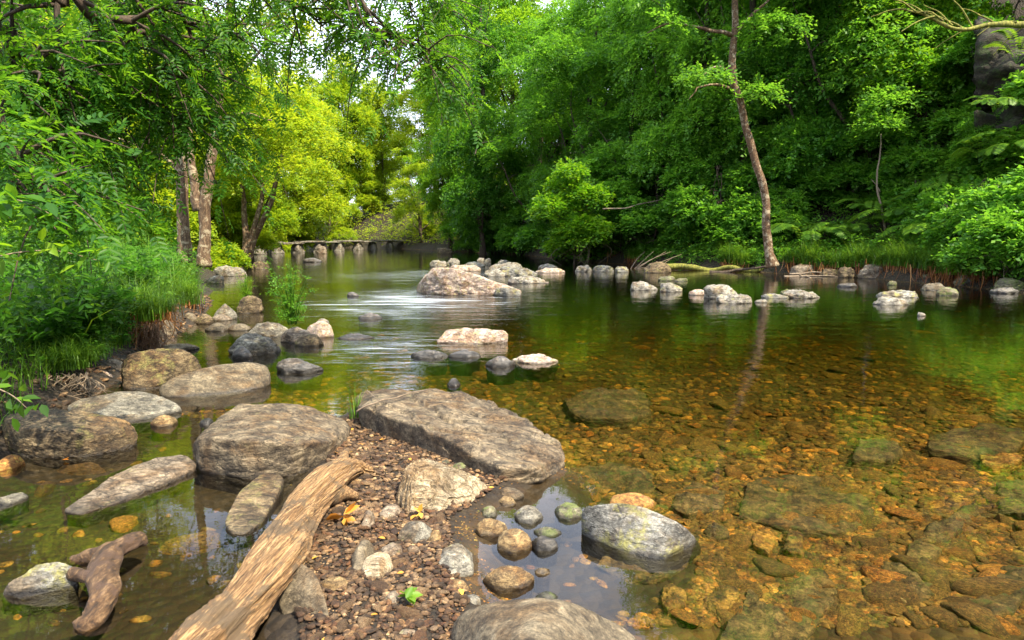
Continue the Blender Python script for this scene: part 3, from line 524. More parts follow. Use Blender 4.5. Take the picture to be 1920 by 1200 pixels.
BOX = [  # box, material, label, extra
 ((905, 1060, 1002, 1108), 'ochre', 'smooth brown stone alone in the sky blue shallows', dict(p=10, top=.6)),
 ((932, 993, 998, 1040), 'ochre', 'peaked rusty brown stone in the shallows, one of a touching pair', dict(dr=.8)),
 ((995, 1004, 1046, 1034), 'dark', 'dark wet stone touching the peaked rusty stone', {}),
 ((886, 971, 952, 1007), 'ochre', 'angular brown stone left of the peaked rusty stone', dict(p=16)),
 ((964, 947, 1018, 985), 'grey', 'grey pyramid shaped stone in the shallows', dict(top=.25, p=14)),
 ((1000, 988, 1053, 1007), 'mossy', 'low mossy stone between the pyramid stone and the dark wet stone', {}),
 ((1040, 942, 1093, 976), 'mossy', 'mossy knobbly stone against the lichened grey rock', {}),
 ((902, 948, 932, 974), 'mossy', 'small greenish stone at the foot of the ribbed rock', {}),
 ((930, 913, 983, 940), 'smooth', 'smooth oval grey stone under the right end of the tilted slab', dict(peak=-.2)),
 ((932, 930, 968, 951), 'ochre', 'speckled brown stone just under the smooth oval one', {}),
 ((1002, 1066, 1032, 1079), 'ochre', 'tiny red brown stone right of the smooth brown stone', {}),
 ((1003, 1110, 1052, 1128), 'mossy', 'low stone peeping out behind the big round foreground boulder', {}),
 ((1140, 925, 1232, 962), 'orange', 'bright orange stone behind the lichened grey rock', dict(under=.2, zb=-.03)),
 ((815, 1022, 890, 1092), 'grey', 'broad grey stone where the stony bar meets the shallows', dict(zb=.02, p=12, dr=.9)),
 ((833, 1086, 880, 1117), 'ochre', 'round ochre stone below the broad grey stone', dict(zb=.03)),
 ((748, 976, 811, 1020), 'grey', 'grey squarish stone below the ribbed rock', dict(zb=.05, p=14)),
 ((800, 995, 832, 1028), 'ochre', 'small upright brown stone beside the grey squarish one', dict(zb=.03)),
 ((713, 945, 754, 976), 'tan', 'tan rounded stone left of the ribbed rock', dict(zb=.05)),
 ((675, 1038, 738, 1090), 'striated', 'cream coloured stone in the middle of the stony bar', dict(zb=.05, p=12)),
 ((660, 1013, 700, 1080), 'smooth', 'flat grey slab leaning by the cream coloured stone', dict(zb=.05, dr=1.4, p=14)),
 ((712, 1018, 756, 1046), 'tan', 'flat tan stone above the cream coloured stone', dict(zb=.05, dr=.9)),
 ((762, 1022, 790, 1040), 'tan', 'small oval tan pebble right of the flat tan stone', dict(zb=.05)),
 ((597, 1080, 658, 1114), 'ochre', 'brown oval stone right of the driftwood', dict(zb=.05)),
 ((843, 868, 878, 894), 'mossy', 'round mossy stone in the shade of the tilted slab', dict(zb=.04)),
 ((822, 862, 848, 880), 'mossy', 'small mossy stone left of the round mossy stone', dict(zb=.04)),
 ((680, 956, 704, 997), 'tan', 'small tan stone near the curled dead leaf', dict(zb=.05, dr=1.2)),
 ((763, 1158, 808, 1184), 'grey', 'grey striped stone near the lower edge of the stony bar', dict(zb=.05)),
 ((738, 1178, 787, 1206), 'tan', 'tan stone at the bottom edge left of the round boulder', dict(zb=.05)),
 ((648, 1168, 674, 1193), 'ochre', 'round yellow ochre pebble near the bottom edge', dict(zb=.05)),
 ((868, 1115, 902, 1142), 'grey', 'grey stone touching the upper left of the round boulder', dict(zb=.02)),
 ((718, 1106, 758, 1152), 'tan', 'pointed tan stone under the green sprig', dict(zb=.05, top=.2, dr=.9)),
 ((285, 777, 330, 802), 'ochre', 'small brown wedge stone below the grey wedge slab', {}),
 ((376, 783, 401, 798), 'dark', 'small dark stone left of the blocky boulder', {}),
 ((518, 670, 607, 701), 'dark', 'dark pointed stone right of the long smooth boulder', dict(peak=-.3, top=.3, p=14)),
 ((434, 623, 531, 666), 'grey', 'rounded grey rock in front of the tall water plant', dict(p=10)),
 ((433, 648, 476, 673), 'dark', 'low dark stone at the foot of the rounded grey rock', dict(top=.3)),
 ((463, 602, 546, 634), 'grey', 'long grey rock at the left foot of the tall water plant', {}),
 ((383, 605, 430, 622), 'smooth', 'flat grey stone leftmost of the water plant islet', {}),
 ((425, 606, 470, 621), 'smooth', 'narrow flat stone joining the water plant islet', {}),
 ((524, 612, 590, 644), 'tan', 'cracked brown rock under the tall water plant', dict(p=14)),
 ((552, 626, 606, 650), 'brown', 'low brown rock at the right front of the water plant islet', {}),
 ((572, 601, 628, 634), 'pink', 'pale rock at the right end of the water plant islet', dict(p=14)),
 ((592, 597, 617, 610), 'pale', 'small pale stone at the back of the water plant islet', {}),
 ((438, 553, 493, 588), 'brown', 'dark brown hump with a grass tuft behind it', dict(peak=.3)),
 ((403, 569, 444, 600), 'grey', 'peaked grey stone at the edge of the left bank', dict(top=.25)),
 ((396, 589, 436, 602), 'tan', 'low tan stone below the peaked grey stone', {}),
 ((343, 586, 372, 606), 'smooth', 'grey stone half under the bank grass', {}),
 ((368, 588, 400, 608), 'brown', 'brown stone between bank grass and peaked grey stone', {}),
 ((290, 644, 372, 660), 'smooth', 'flat stone behind the mossy brown boulder', {}),
 ((196, 672, 236, 704), 'tan', 'layered tan stone between bank roots and mossy boulder', dict(p=16)),
 ((165, 695, 212, 716), 'pink', 'pale flat stone at the foot of the bank roots', {}),
 ((160, 672, 200, 694), 'grey', 'greenish grey stone under the bright grass tuft', {}),
 ((290, 600, 330, 634), 'tan', 'tan stone right of the hanging brown roots', {}),
 ((0, 852, 36, 884), 'orange', 'rusty orange stone at the left edge below the dark boulder', {}),
 ((400, 497, 466, 518), 'pale', 'sunlit pale ledge stone on the far left bank', dict(dr=.5)),
 ((388, 516, 420, 532), 'pale', 'pale stone below the sunlit ledge stone', {}),
 ((470, 488, 505, 505), 'brown', 'dark brown stone at the foot of the leaning multi stemmed tree', {}),
 ((768, 655, 842, 673), 'dark', 'leftmost dark stone of the row below the purplish rock', dict(top=.3)),
 ((838, 655, 902, 672), 'dark', 'rough dark stone second in the row below the purplish rock', dict(amp=.1)),
 ((910, 667, 966, 689), 'dark', 'peaked dark stone third in the row below the purplish rock', dict(amp=.1, top=.3)),
 ((958, 662, 1048, 683), 'pink', 'long low stone rightmost of the row below the purplish rock', dict(amp=.1, top=.4)),
 ((838, 709, 864, 725), 'dark', 'tiny dark stone just behind the tilted slab', {}),
 ((668, 585, 718, 600), 'dark', 'low wet stone in the middle of the rapids', dict(top=.3)),
 ((650, 547, 674, 557), 'dark', 'tiny dark stone up in the rapids', {}),
 ((630, 624, 702, 637), 'dark', 'nearly drowned stone right of the water plant islet', dict(top=.3)),
 ((805, 487, 838, 501), 'pale', 'leftmost pale stone of the mid stream group', {}),
 ((838, 484, 862, 498), 'pale', 'blocky pale stone second from the left in the mid stream group', dict(p=16)),
 ((845, 496, 905, 509), 'pink', 'low pink stone right behind the largest boulder', {}),
 ((872, 490, 910, 501), 'pale', 'yellowish stone at the back of the mid stream group', {}),
 ((893, 483, 908, 491), 'pale', 'tiny stone rearmost in the mid stream group', {}),
 ((906, 484, 921, 497), 'grey', 'small upright grey stone at the back of the mid stream group', {}),
 ((914, 491, 982, 511), 'pale', 'broad pale stone in the middle of the mid stream group', dict(p=14)),
 ((903, 504, 960, 519), 'pale', 'flat pale stone in front of the broad pale stone', {}),
 ((928, 499, 1008, 519), 'lich', 'lichened blocky stone at the right of the mid stream group', dict(p=16)),
 ((932, 487, 956, 495), 'pale', 'small rounded stone behind the broad pale stone', {}),
 ((958, 517, 1032, 532), 'pale', 'long flat stone pointing right below the mid stream group', dict(peak=-.3, top=.4)),
 ((951, 523, 972, 533), 'dark', 'small dark stone left of the long flat stone', {}),
 ((1008, 494, 1050, 506), 'pale', 'rounded pale stone under the overhanging bush', {}),
 ((1002, 502, 1060, 512), 'pink', 'flat pinkish stone in front of the rounded pale stone', {}),
 ((926, 538, 977, 556), 'lich', 'small yellow lichened rock at the right toe of the largest boulder', {}),
 ((1077, 496, 1112, 510), 'pale', 'whitish stone beneath the hanging roots', {}),
 ((1108, 497, 1152, 510), 'lich', 'greenish oval stone right of the hanging roots', {}),
 ((1153, 499, 1182, 511), 'lich', 'small greenish stone left of the heap of sticks', {}),
 ((1181, 526, 1233, 545), 'pale', 'white domed stone leftmost in the right hand row', {}),
 ((1236, 529, 1284, 548), 'pale', 'white domed stone second in the right hand row', dict(p=7)),
 ((1291, 542, 1324, 554), 'pink', 'small low pinkish stone third in the right hand row', {}),
 ((1319, 533, 1380, 561), 'pale', 'brightest white peaked stone in the right hand row', dict(top=.35)),
 ((1343, 549, 1416, 570), 'pale', 'sloping white stone in front of the brightest peaked one', dict(peak=-.2)),
 ((1428, 549, 1480, 560), 'lich', 'low stone left of the long whitish one', {}),
 ((1462, 541, 1500, 553), 'mossy', 'mossy stone behind the long whitish one', {}),
 ((1466, 542, 1540, 560), 'pale', 'long low whitish stone in the right hand row', {}),
 ((1413, 561, 1438, 568), 'pale', 'pair sized tiny white stone between the sloping and long ones', {}),
 ((1636, 543, 1720, 559), 'lich', 'long lichened stone, upper of two near the right bank', {}),
 ((1637, 555, 1702, 573), 'pale', 'yellow topped pale stone, lower of two near the right bank', {}),
 ((1234, 517, 1266, 527), 'mossy', 'small mossy stone in dark water before the fallen log', {}),
 ((1262, 521, 1292, 528), 'mossy', 'flat mossy stone right beside the small mossy one', {}),
 ((1571, 530, 1610, 539), 'dark', 'low dark stone in the shaded water by the right bank', {}),
 ((1664, 526, 1682, 535), 'mossy', 'tiny green stone by the right bank', {}),
 ((1728, 530, 1776, 545), 'grey', 'bluish grey stone near the right edge', {}),
 ((1754, 538, 1797, 555), 'mossy', 'mossy domed stone right of the bluish grey stone', {}),
 ((1720, 585, 1736, 593), 'pale', 'tiny lone stone far right in open water', {}),
 ((1858, 538, 1905, 551), 'dark', 'dark low stone at the right edge by the bank', {}),
 ((593, 461, 614, 476), 'tan', 'square brown rock by the stepping stone bridge', dict(p=16)),
 ((568, 483, 606, 492), 'dark', 'flat dark rock downstream of the bridge', {}),
 ((820, 464, 852, 476), 'brown', 'brown rock at the foot of the far right bank', {}),
]
for box, mt, lab, kw in BOX: brock(box, mt, lab, group=G, **kw)
BANK = [((1480, 494, 1532, 516), 'tan'), ((1570, 500, 1607, 521), 'brown'), ((1608, 494, 1666, 523), 'tan'), ((1690, 511, 1727, 528), 'mossy'), ((1726, 514, 1762, 531), 'mossy'),
        ((1788, 508, 1858, 538), 'lich'), ((1764, 514, 1800, 532), 'brown'), ((1860, 520, 1925, 548), 'mossy'), ((1535, 503, 1572, 519), 'brown')]
BL = ['tan block in the right bank near the birch', 'brown block in the right bank left of the widest tan one', 'wide tan block under the hanging dead grass', 'mossy stone low in the right bank', 'second mossy stone low in the right bank, nearer the edge',
      'large lichened boulder in the right bank', 'brown stone left of the large lichened bank boulder', 'mossy boulder in the bank at the right edge', 'small brown stone in the bank behind the sticks']
for (b, mt), l in zip(BANK, BL): brock(b, mt, l, name='bank_rock', zb=0, p=12, dr=.6, group=G)

# submerged slabs, one by one
SLAB = [((1050, 720, 1235, 785), 'broad green slab under water behind the tilted slab', 0), ((1362, 885, 1660, 995), 'largest dark slab under water, right of centre', .05), ((1255, 905, 1372, 962), 'dark green slab under water left of the largest one', 0),
        ((1330, 1045, 1600, 1260), 'big brown slab under water at the bottom edge', -.5), ((1712, 790, 1935, 852), 'dark green slab under water at the right edge', -.15), ((1700, 925, 1835, 1045), 'narrow slanting ridged slab under water', -.9),
        ((1790, 1040, 1945, 1175), 'slanting green slab under water in the lower right corner', -.5), ((1868, 888, 1960, 965), 'round mossy stone under water cut by the right edge', 0), ((1640, 1040, 1782, 1132), 'olive slab under water near the lower right corner', 0),
        ((1305, 1092, 1392, 1155), 'brown block under water beside the big brown slab', -.3), ((1234, 1094, 1292, 1142), 'round brown stone under water right of the round boulder', 0),
        ((1410, 985, 1457, 1034), 'first of three orange stones under the largest dark slab', 0), ((1466, 990, 1514, 1042), 'roundest orange stone under the largest dark slab', 0), ((1318, 978, 1372, 1016), 'brown stone right of the lichened rock, under water', 0),
        ((1835, 846, 1922, 874), 'bright golden stone under water at the right edge', 0), ((1590, 820, 1700, 862), 'long olive stone under water above the narrow ridged slab', 0), ((1060, 860, 1250, 930), 'brown slab under water off the end of the tilted slab', .2),
        ((1110, 985, 1330, 1100), 'dark broad slab under water beneath the lichened rock', -.2)]
def slab_obj(box, label, rot):
    x0, y0, x1, y1 = box; zt = -0.035
    r = np.random.default_rng(int(x0)); pts = []
    cx, cy, rx, ry = (x0 + x1) / 2, (y0 + y1) / 2, (x1 - x0) / 2, (y1 - y0) / 2
    sh = rot
    for i in range(9):
        a = 2 * PI * (i + .5 * r.random()) / 9; ca, sa = math.cos(a), math.sin(a)
        f = (abs(ca) ** 3 + abs(sa) ** 3) ** (-1 / 3) * (0.86 + .14 * r.random())
        u, v = ca * f, sa * f
        if sh: u, v = u * (1 - abs(sh) * .5) - v * sh, v
        X = cx + np.clip(u, -1.3, 1.3) * rx; Y = cy - v * ry
        a3 = P(X, Y, zt - .06 * r.random()); pts += [a3, (a3[0], a3[1], -.3)]
    V, F = hull_rock(np.array(pts), sub=6, p=16, amp=.09, seed=int(x0) % 89, strata=.06)
    mt = {'bright golden stone': 'orange'}.get(label[:19], 'subslab')
    if 'orange' in label or 'brown block' in label or 'round brown' in label: mt = 'sub'
    put_rock('submerged_slab' if (x1 - x0) > 100 else 'submerged_stone', V, F, mt, label, 'rock', 'slabs and stones under the water')
for s in SLAB: slab_obj(*s)

# stone templates for repeats
TPL = []
for k in range(8):
    r = np.random.default_rng(100 + k); a = r.normal(size=(16, 3)); a /= np.linalg.norm(a, axis=1)[:, None]; a *= (1, .75, .42 if k < 5 else .6)
    V, F = hull_rock(a, sub=3, p=9, amp=.05, seed=k); TPL.append((V - V.mean(0), F))
TPLm = {}
for key in ('sub', 'peb'):
    TPLm[key] = [meshdata('stone', V, F, M[key]) for V, F in TPL]
TP2 = []
for k in range(6):
    r = np.random.default_rng(200 + k); a = r.normal(size=(14, 3)); a /= np.linalg.norm(a, axis=1)[:, None]; a *= (1, .72, .4)
    V, F = hull_rock(a, sub=2, p=9, amp=.05, seed=k); TP2.append((V - V.mean(0), F))
def scatter_stuff(name, pos, size, mat, label, tilt=.3):
    acc = Acc(); n = len(pos); r = np.random.default_rng(n)
    kk = r.integers(0, len(TP2), n)
    for k in range(len(TP2)):
        idx = np.where(kk == k)[0]
        if not len(idx): continue
        T, F = TP2[k]; th = r.random(len(idx)) * 2 * PI; tx = r.normal(size=len(idx)) * tilt
        c, s = np.cos(th), np.sin(th); st = .75 + .5 * r.random((len(idx), 3))
        W = T[None] * size[idx][:, None, None] * st[:, None, :]
        y = W[:, :, 1] * np.cos(tx)[:, None] - W[:, :, 2] * np.sin(tx)[:, None]; z = W[:, :, 1] * np.sin(tx)[:, None] + W[:, :, 2] * np.cos(tx)[:, None]
        x = W[:, :, 0]
        W = np.stack([x * c[:, None] - y * s[:, None], x * s[:, None] + y * c[:, None], z], -1) + pos[idx][:, None]
        nv = len(T); Fk = (F[None] + (np.arange(len(idx)) * nv)[:, None, None]).reshape(-1, 3)
        acc.add(W.reshape(-1, 3), Fk)
    V, F = acc.get(); o = mk(name, V, F, M[mat]); tag(o, label, 'stones', kind='stuff'); return o

def bed_points(n, seed, pw=0.5, yr=(2.0, 24)):
    r = np.random.default_rng(seed); out = []
    while sum(len(a) for a in out) < n:
        # even in the picture: choose pixels on the river and drop them to the bed
        px = r.random(4000) * 2300 - 190; py = 520 + (r.random(4000) ** pw) * 740
        d = np.stack([(px - 960) / FPX, np.cos(PITCH) - (py - 600) / FPX * np.sin(PITCH), -np.sin(PITCH) - (py - 600) / FPX * np.cos(PITCH)], -1)
        t = (-0.3 - CH) / d[:, 2]; x, y = d[:, 0] * t, d[:, 1] * t
        ok = (sdf(RIVER, x, y) < -0.25) & (sdf(BAR, x, y) > 0.05) & ((x > -.12 * y - .1) | (y > 6) | (r.random(4000) < .02)) & (((x - .38) ** 2 + .6 * (y - 3.35) ** 2 > .3) | (r.random(4000) < .012)) & (y < yr[1]) & (y > yr[0])
        out.append(np.stack([x[ok], y[ok]], -1))
    q = np.concatenate(out)[:n]; return np.column_stack([q, H(q[:, 0], q[:, 1])])
q = bed_points(14000, 5)
sz = 0.016 + 0.045 * RNG.random(len(q)) ** 2.5 + 0.0035 * q[:, 1]; sz = np.minimum(sz, np.maximum(.45 * -q[:, 2], .008))
scatter_stuff('riverbed_gravel', q, sz, 'sub', 'orange and olive gravel covering the bed under the clear water')
q = bed_points(270, 6, 0.65, (2.0, 15))
for i, p in enumerate(q):
    o = link('submerged_stone', TPLm['sub'][i % 8], None, (0, 0, 0))
    s = (.045 + .085 * random.random() ** 1.7) * (1 + p[1] * .05); o.location = (p[0], p[1], min(p[2], -.02 - s * .36)); o.scale = (s * (1 + .8 * random.random()), s * (1 + .2 * random.random()), s * .8)
    o.rotation_euler = (random.gauss(0, .12), random.gauss(0, .12), random.random() * 6.28)
    tag(o, 'stone among many on the bed under the clear water', 'stone', 'stones lying on the river bed')
# pebbles of the bar
def bar_points(n, seed):
    r = np.random.default_rng(seed); lo, hi = BAR.min(0) - .25, BAR.max(0) + .25; out = []
    while sum(len(a) for a in out) < n:
        x = lo[0] + r.random(5000) * (hi[0] - lo[0]); y = lo[1] + r.random(5000) * (hi[1] - lo[1]) ; ok = sdf(BAR, x, y) < 0.03
        out.append(np.stack([x[ok], y[ok]], -1))
    q = np.concatenate(out)[:n]; return np.column_stack([q, H(q[:, 0], q[:, 1])])
q = bar_points(15000, 3); sz = .006 + .02 * RNG.random(len(q)) ** 3; q[:, 2] += sz * .35
scatter_stuff('gravel', q, sz, 'peb', 'fine brown gravel of the stony bar beside the driftwood', .25)
q = bar_points(280, 4)
for i, p in enumerate(q):
    o = link('pebble', TPLm['peb'][i % 8], None, (p[0], p[1], p[2] + .006)); s = .016 + .03 * random.random() ** 1.7
    o.scale = (s * (1 + .5 * random.random()), s, s * .9); o.rotation_euler = (random.gauss(0, .2), random.gauss(0, .2), random.random() * 6.28)
    tag(o, 'pebble among many in the fine brown gravel of the bar', 'pebble', 'pebbles strewn over the stony bar')
# shingle under the left bank
qs = []
r = np.random.default_rng(77)
while len(qs) < 900:
    y = 4.5 + 12 * r.random(); x = -9 + 6.5 * r.random(); s = sdf(RIVER, [x], [y])[0]
    if -.45 < s < .35: qs.append((x, y, H1(x, y)))
qs = np.array(qs); scatter_stuff('shore_shingle', qs, .02 + .05 * r.random(len(qs)) ** 2, 'peb', 'small stones along the foot of the left bank')

# ------------------------------------------------------------------ tubes
def tube(path, rad, seg=8, rough=0.0, seed=0, cap=True):
    path = np.asarray(path, float); rad = np.asarray(rad, float) * np.ones(len(path)); n = len(path)
    t = np.gradient(path, axis=0); t /= np.linalg.norm(t, axis=1)[:, None] + 1e-9
    u = np.cross(t, (0, 0, 1.)); bad = np.linalg.norm(u, axis=1) < .2; u[bad] = np.cross(t[bad], (1., 0, 0))
    for i in range(1, n):
        w = u[i - 1] - t[i] * (u[i - 1] @ t[i])
        if np.linalg.norm(w) > 1e-6: u[i] = w
    u /= np.linalg.norm(u, axis=1)[:, None]; v = np.cross(t, u)
    a = np.arange(seg) * 2 * PI / seg
    R = rad[:, None] * np.ones(seg)
    V = path[:, None] + R[..., None] * (np.cos(a)[None, :, None] * u[:, None] + np.sin(a)[None, :, None] * v[:, None])
    if rough:
        W = V.reshape(-1, 3); d = fbm(W * (1.0 / max(rad.max(), .02)) * .5, 3, seed).reshape(n, seg); V = V + (V - path[:, None]) * (d * rough)[..., None]
    i = np.arange(n - 1)[:, None] * seg + np.arange(seg)[None]; j = np.arange(n - 1)[:, None] * seg + (np.arange(seg)[None] + 1) % seg
    F = [np.stack([i, j, j + seg, i + seg], -1).reshape(-1, 4)]
    V = V.reshape(-1, 3)
    if cap:
        V = np.concatenate([V, path[:1], path[-1:]]); k = np.arange(seg); k2 = (k + 1) % seg
        F.append(np.concatenate([np.stack([k2, k, np.full(seg, n * seg)], -1), np.stack([(n - 1) * seg + k, (n - 1) * seg + k2, np.full(seg, n * seg + 1)], -1)]))
    return V, F
def spline(pts, n=16):
    pts = np.asarray(pts, float); m = len(pts); out = []
    e = np.concatenate([[2 * pts[0] - pts[1]], pts, [2 * pts[-1] - pts[-2]]])
    tt = np.linspace(0, m - 1 - 1e-6, n)
    for t in tt:
        i = int(t); f = t - i; a, b, c, d = e[i:i + 4]
        out.append(.5 * (2 * b + (c - a) * f + (2 * a - 5 * b + 4 * c - d) * f * f + (3 * b - a - 3 * c + d) * f ** 3))
    return np.array(out)
def wobble(path, amp, seed=0, fr=1.0):
    L = np.linspace(0, len(path) * .3 * fr, len(path)); w = np.stack([vn(np.stack([L, L * 0, L * 0 + k * 9.1], -1), seed) for k in range(3)], -1)
    f = np.minimum(1, np.arange(len(path)) / 3.0)[:, None]; return path + w * amp * f

# ------------------------------------------------------------------ leaves
def norm(a): return a / (np.linalg.norm(a, axis=-1, keepdims=True) + 1e-9)
def leaves(pos, d, nrm, L, W, shape=4):
    """one small folded leaf per row"""
    d = norm(d); s = norm(np.cross(nrm, d)); nrm = np.cross(d, s)
    L = np.asarray(L)[..., None] * np.ones((len(pos), 1)); W = np.asarray(W)[..., None] * np.ones((len(pos), 1))
    if shape == 4:
        V = np.stack([pos, pos + d * L * .5 + s * W * .5 + nrm * W * .12, pos + d * L - nrm * L * .1, pos + d * L * .5 - s * W * .5 + nrm * W * .12], 1)
        F = np.arange(len(pos) * 4).reshape(-1, 4)
    else:
        V = np.stack([pos, pos + d * L * .28 + s * W * .42 + nrm * W * .1, pos + d * L * .62 + s * W * .42 + nrm * W * .08, pos + d * L - nrm * L * .12,
                      pos + d * L * .62 - s * W * .42 + nrm * W * .08, pos + d * L * .28 - s * W * .42 + nrm * W * .1], 1)
        b = np.arange(len(pos))[:, None] * 6; F = np.concatenate([b + [0, 1, 2, 3], b + [0, 3, 4, 5]])
    return V.reshape(-1, 3), F
def sprays(pos, out, n=9, L=.12, W=.07, tw=.5, r=None, droop=.35, flat=.35, shape=4):
    """each spray: a twig of alternating leaves in a flattish layer"""
    r = r or np.random.default_rng(1); m = len(pos)
    d = norm(out + r.normal(size=(m, 3)) * .45); d[:, 2] = d[:, 2] * .5 - droop * r.random(m); d = norm(d)
    up = np.tile([0, 0, 1.], (m, 1)) + r.normal(size=(m, 3)) * flat; s = norm(np.cross(up, d)); nr = norm(np.cross(d, s))
    nr = np.where(nr[:, 2:] < 0, -nr, nr)
    k = np.arange(n); side = np.where(k % 2, 1., -1.)
    tt = (k + .5) / n * tw * (0.7 + .6 * r.random(m))[:, None]
    p = pos[:, None] + d[:, None] * tt[..., None] + np.array([0, 0, -1.]) * (tt ** 2 * .35)[..., None]
    ld = d[:, None] * .55 + s[:, None] * (side * .85)[None, :, None] + r.normal(size=(m, n, 3)) * .22
    ln = nr[:, None] + r.normal(size=(m, n, 3)) * .3
    p = p + r.normal(size=p.shape) * L * .25
    sz = .7 + .6 * r.random(m * n)
    return leaves(p.reshape(-1, 3), ld.reshape(-1, 3), ln.reshape(-1, 3), L * sz, W * sz, shape)

def make_crown(seed, blobs, nspray, L, W, tw, gap=.15, shell=.55, nl=9, gs=.55, droop=.35):
    r = np.random.default_rng(seed); w = np.array([b[3] * b[4] * b[3] for b in blobs]) ** .75; w /= w.sum()
    k = r.choice(len(blobs), nspray, p=w); B = np.array(blobs)[k]
    u = norm(r.normal(size=(nspray, 3))); u[:, 2] = np.where(u[:, 2] < -.3, -u[:, 2] * .6, u[:, 2]); u = norm(u)
    rr = shell + (1 - shell) * r.random(nspray) ** .6
    rr = rr * (1 + .16 * fbm(u * 2.2 + k[:, None] * 3.1, 3, seed))
    pos = B[:, :3] + u * rr[:, None] * B[:, [3, 3, 4]]
    nz = fbm(pos * gs, 3, seed + 3); keep = nz > (-.5 + gap * 2); pos = pos[keep]; u = u[keep]
    return sprays(pos, u, nl, L, W, tw, r, droop)
def make_trunk(seed, Ht, r0, blobs, nl=14, lean=(0, 0), path=None, rads=None, wob=.25):
    r = np.random.default_rng(seed); acc = Acc()
    if path is None:
        path = wobble(spline([(0, 0, -.3), (lean[0] * .3, lean[1] * .3, Ht * .35), (lean[0] * .7, lean[1] * .7, Ht * .7), (lean[0], lean[1], Ht)], 18), wob, seed)
        rads = r0 * (1 - .85 * np.linspace(0, 1, 18)); rads[:2] *= (1.5, 1.15)
    acc.add(*tube(path, rads, 10, .12, seed))
    for i in range(nl):
        b = blobs[i % len(blobs)]; tgt = np.array(b[:3]) + r.normal(size=3) * np.array([b[3], b[3], b[4]]) * .45
        f = np.clip(tgt[2] / (path[-1, 2] + .01) - .18 - .15 * r.random(), .12, .9); j = int(f * (len(path) - 1)); st = path[j]
        mid = (st + tgt) / 2 + r.normal(size=3) * .25; mid[2] += .25
        q = wobble(spline([st, mid, tgt], 9), .18, seed + i); rr = np.linspace(rads[j] * .5, .012, 9)
        acc.add(*tube(q, rr, 5, cap=False))
        for c in range(3):
            e = q[4 + c] + r.normal(size=3) * .5 * (b[3] / 1.8); e2 = (q[4 + c] + e) / 2; e2[2] += .1
            acc.add(*tube(spline([q[4 + c], e2, e], 5), np.linspace(rr[4 + c] * .6, .006, 5), 4, cap=False))
    return acc.get()
def blobs_for(seed, H_, R, low, n=11, top=.8):
    r = np.random.default_rng(seed); out = []
    for i in range(n):
        f = (i + .5) / n; z = low + (H_ - low) * f; prof = math.sin(PI * min(1, (f * .85 + .17))) ** .6
        a = i * 2.4 + r.random(); d = R * prof * .55 * (.5 + .7 * r.random())
        b = R * (.38 + .2 * r.random()) * (prof * .6 + .4)
        out.append((math.cos(a) * d, math.sin(a) * d, z, b, b * top))
    return out
class Proto: pass
def tree_proto(seed, Ht, R, low, ns, L, W, tw, r0, n=11, gap=.15, lean=(0, 0), bark='bark', wob=.25, droop=.35):
    p = Proto(); b = blobs_for(seed, Ht, R, low, n)
    V, F = make_crown(seed, b, ns, L, W, tw, gap, droop=droop); p.crown = meshdata('crown', V, F, M['l_mid'], False)
    V, F = make_trunk(seed, Ht * .92, r0, b, lean=lean, wob=wob); p.trunk = meshdata('trunk', V, F, M[bark])
    return p
def place_tree(p, x, y, label, mat, rot=0, s=1, group=None, name='broadleaf_tree', cat='tree', sz=None, bark=None, z=None):
    z = H1(x, y) if z is None else z
    e = empty(name, (x, y, z)); e.rotation_euler = (0, 0, rot); e.scale = (s, s, sz or s)
    a = link('trunk', p.trunk, e); b = link('crown', p.crown, e); setmat(b, M[mat])
    if bark: setmat(a, M[bark])
    tag(e, label, cat, group); return e
TA = tree_proto(11, 13, 3.6, .8, 7500, .15, .095, .55, .2)            # foliage down to the bank
TB = tree_proto(12, 14, 4.2, 1.2, 8500, .15, .09, .6, .24, 13)
TC = tree_proto(13, 11, 3.2, .6, 6500, .14, .09, .5, .16, 9)
TD = tree_proto(14, 14, 3.8, 4.0, 6000, .15, .08, .6, .2, 10, gap=.2)   # clear lower trunk
TE = tree_proto(15, 15, 5, 1.5, 8000, .21, .13, .8, .3, 13)          # far, coarse
SA = tree_proto(21, 2.6, 1.5, .25, 1500, .13, .09, .35, .04, 6, wob=.1)
SB = tree_proto(22, 3.6, 1.7, .3, 2000, .13, .085, .4, .05, 7, wob=.12)
SC = tree_proto(23, 1.7, 1.3, .15, 1100, .12, .08, .3, .03, 6, wob=.1)

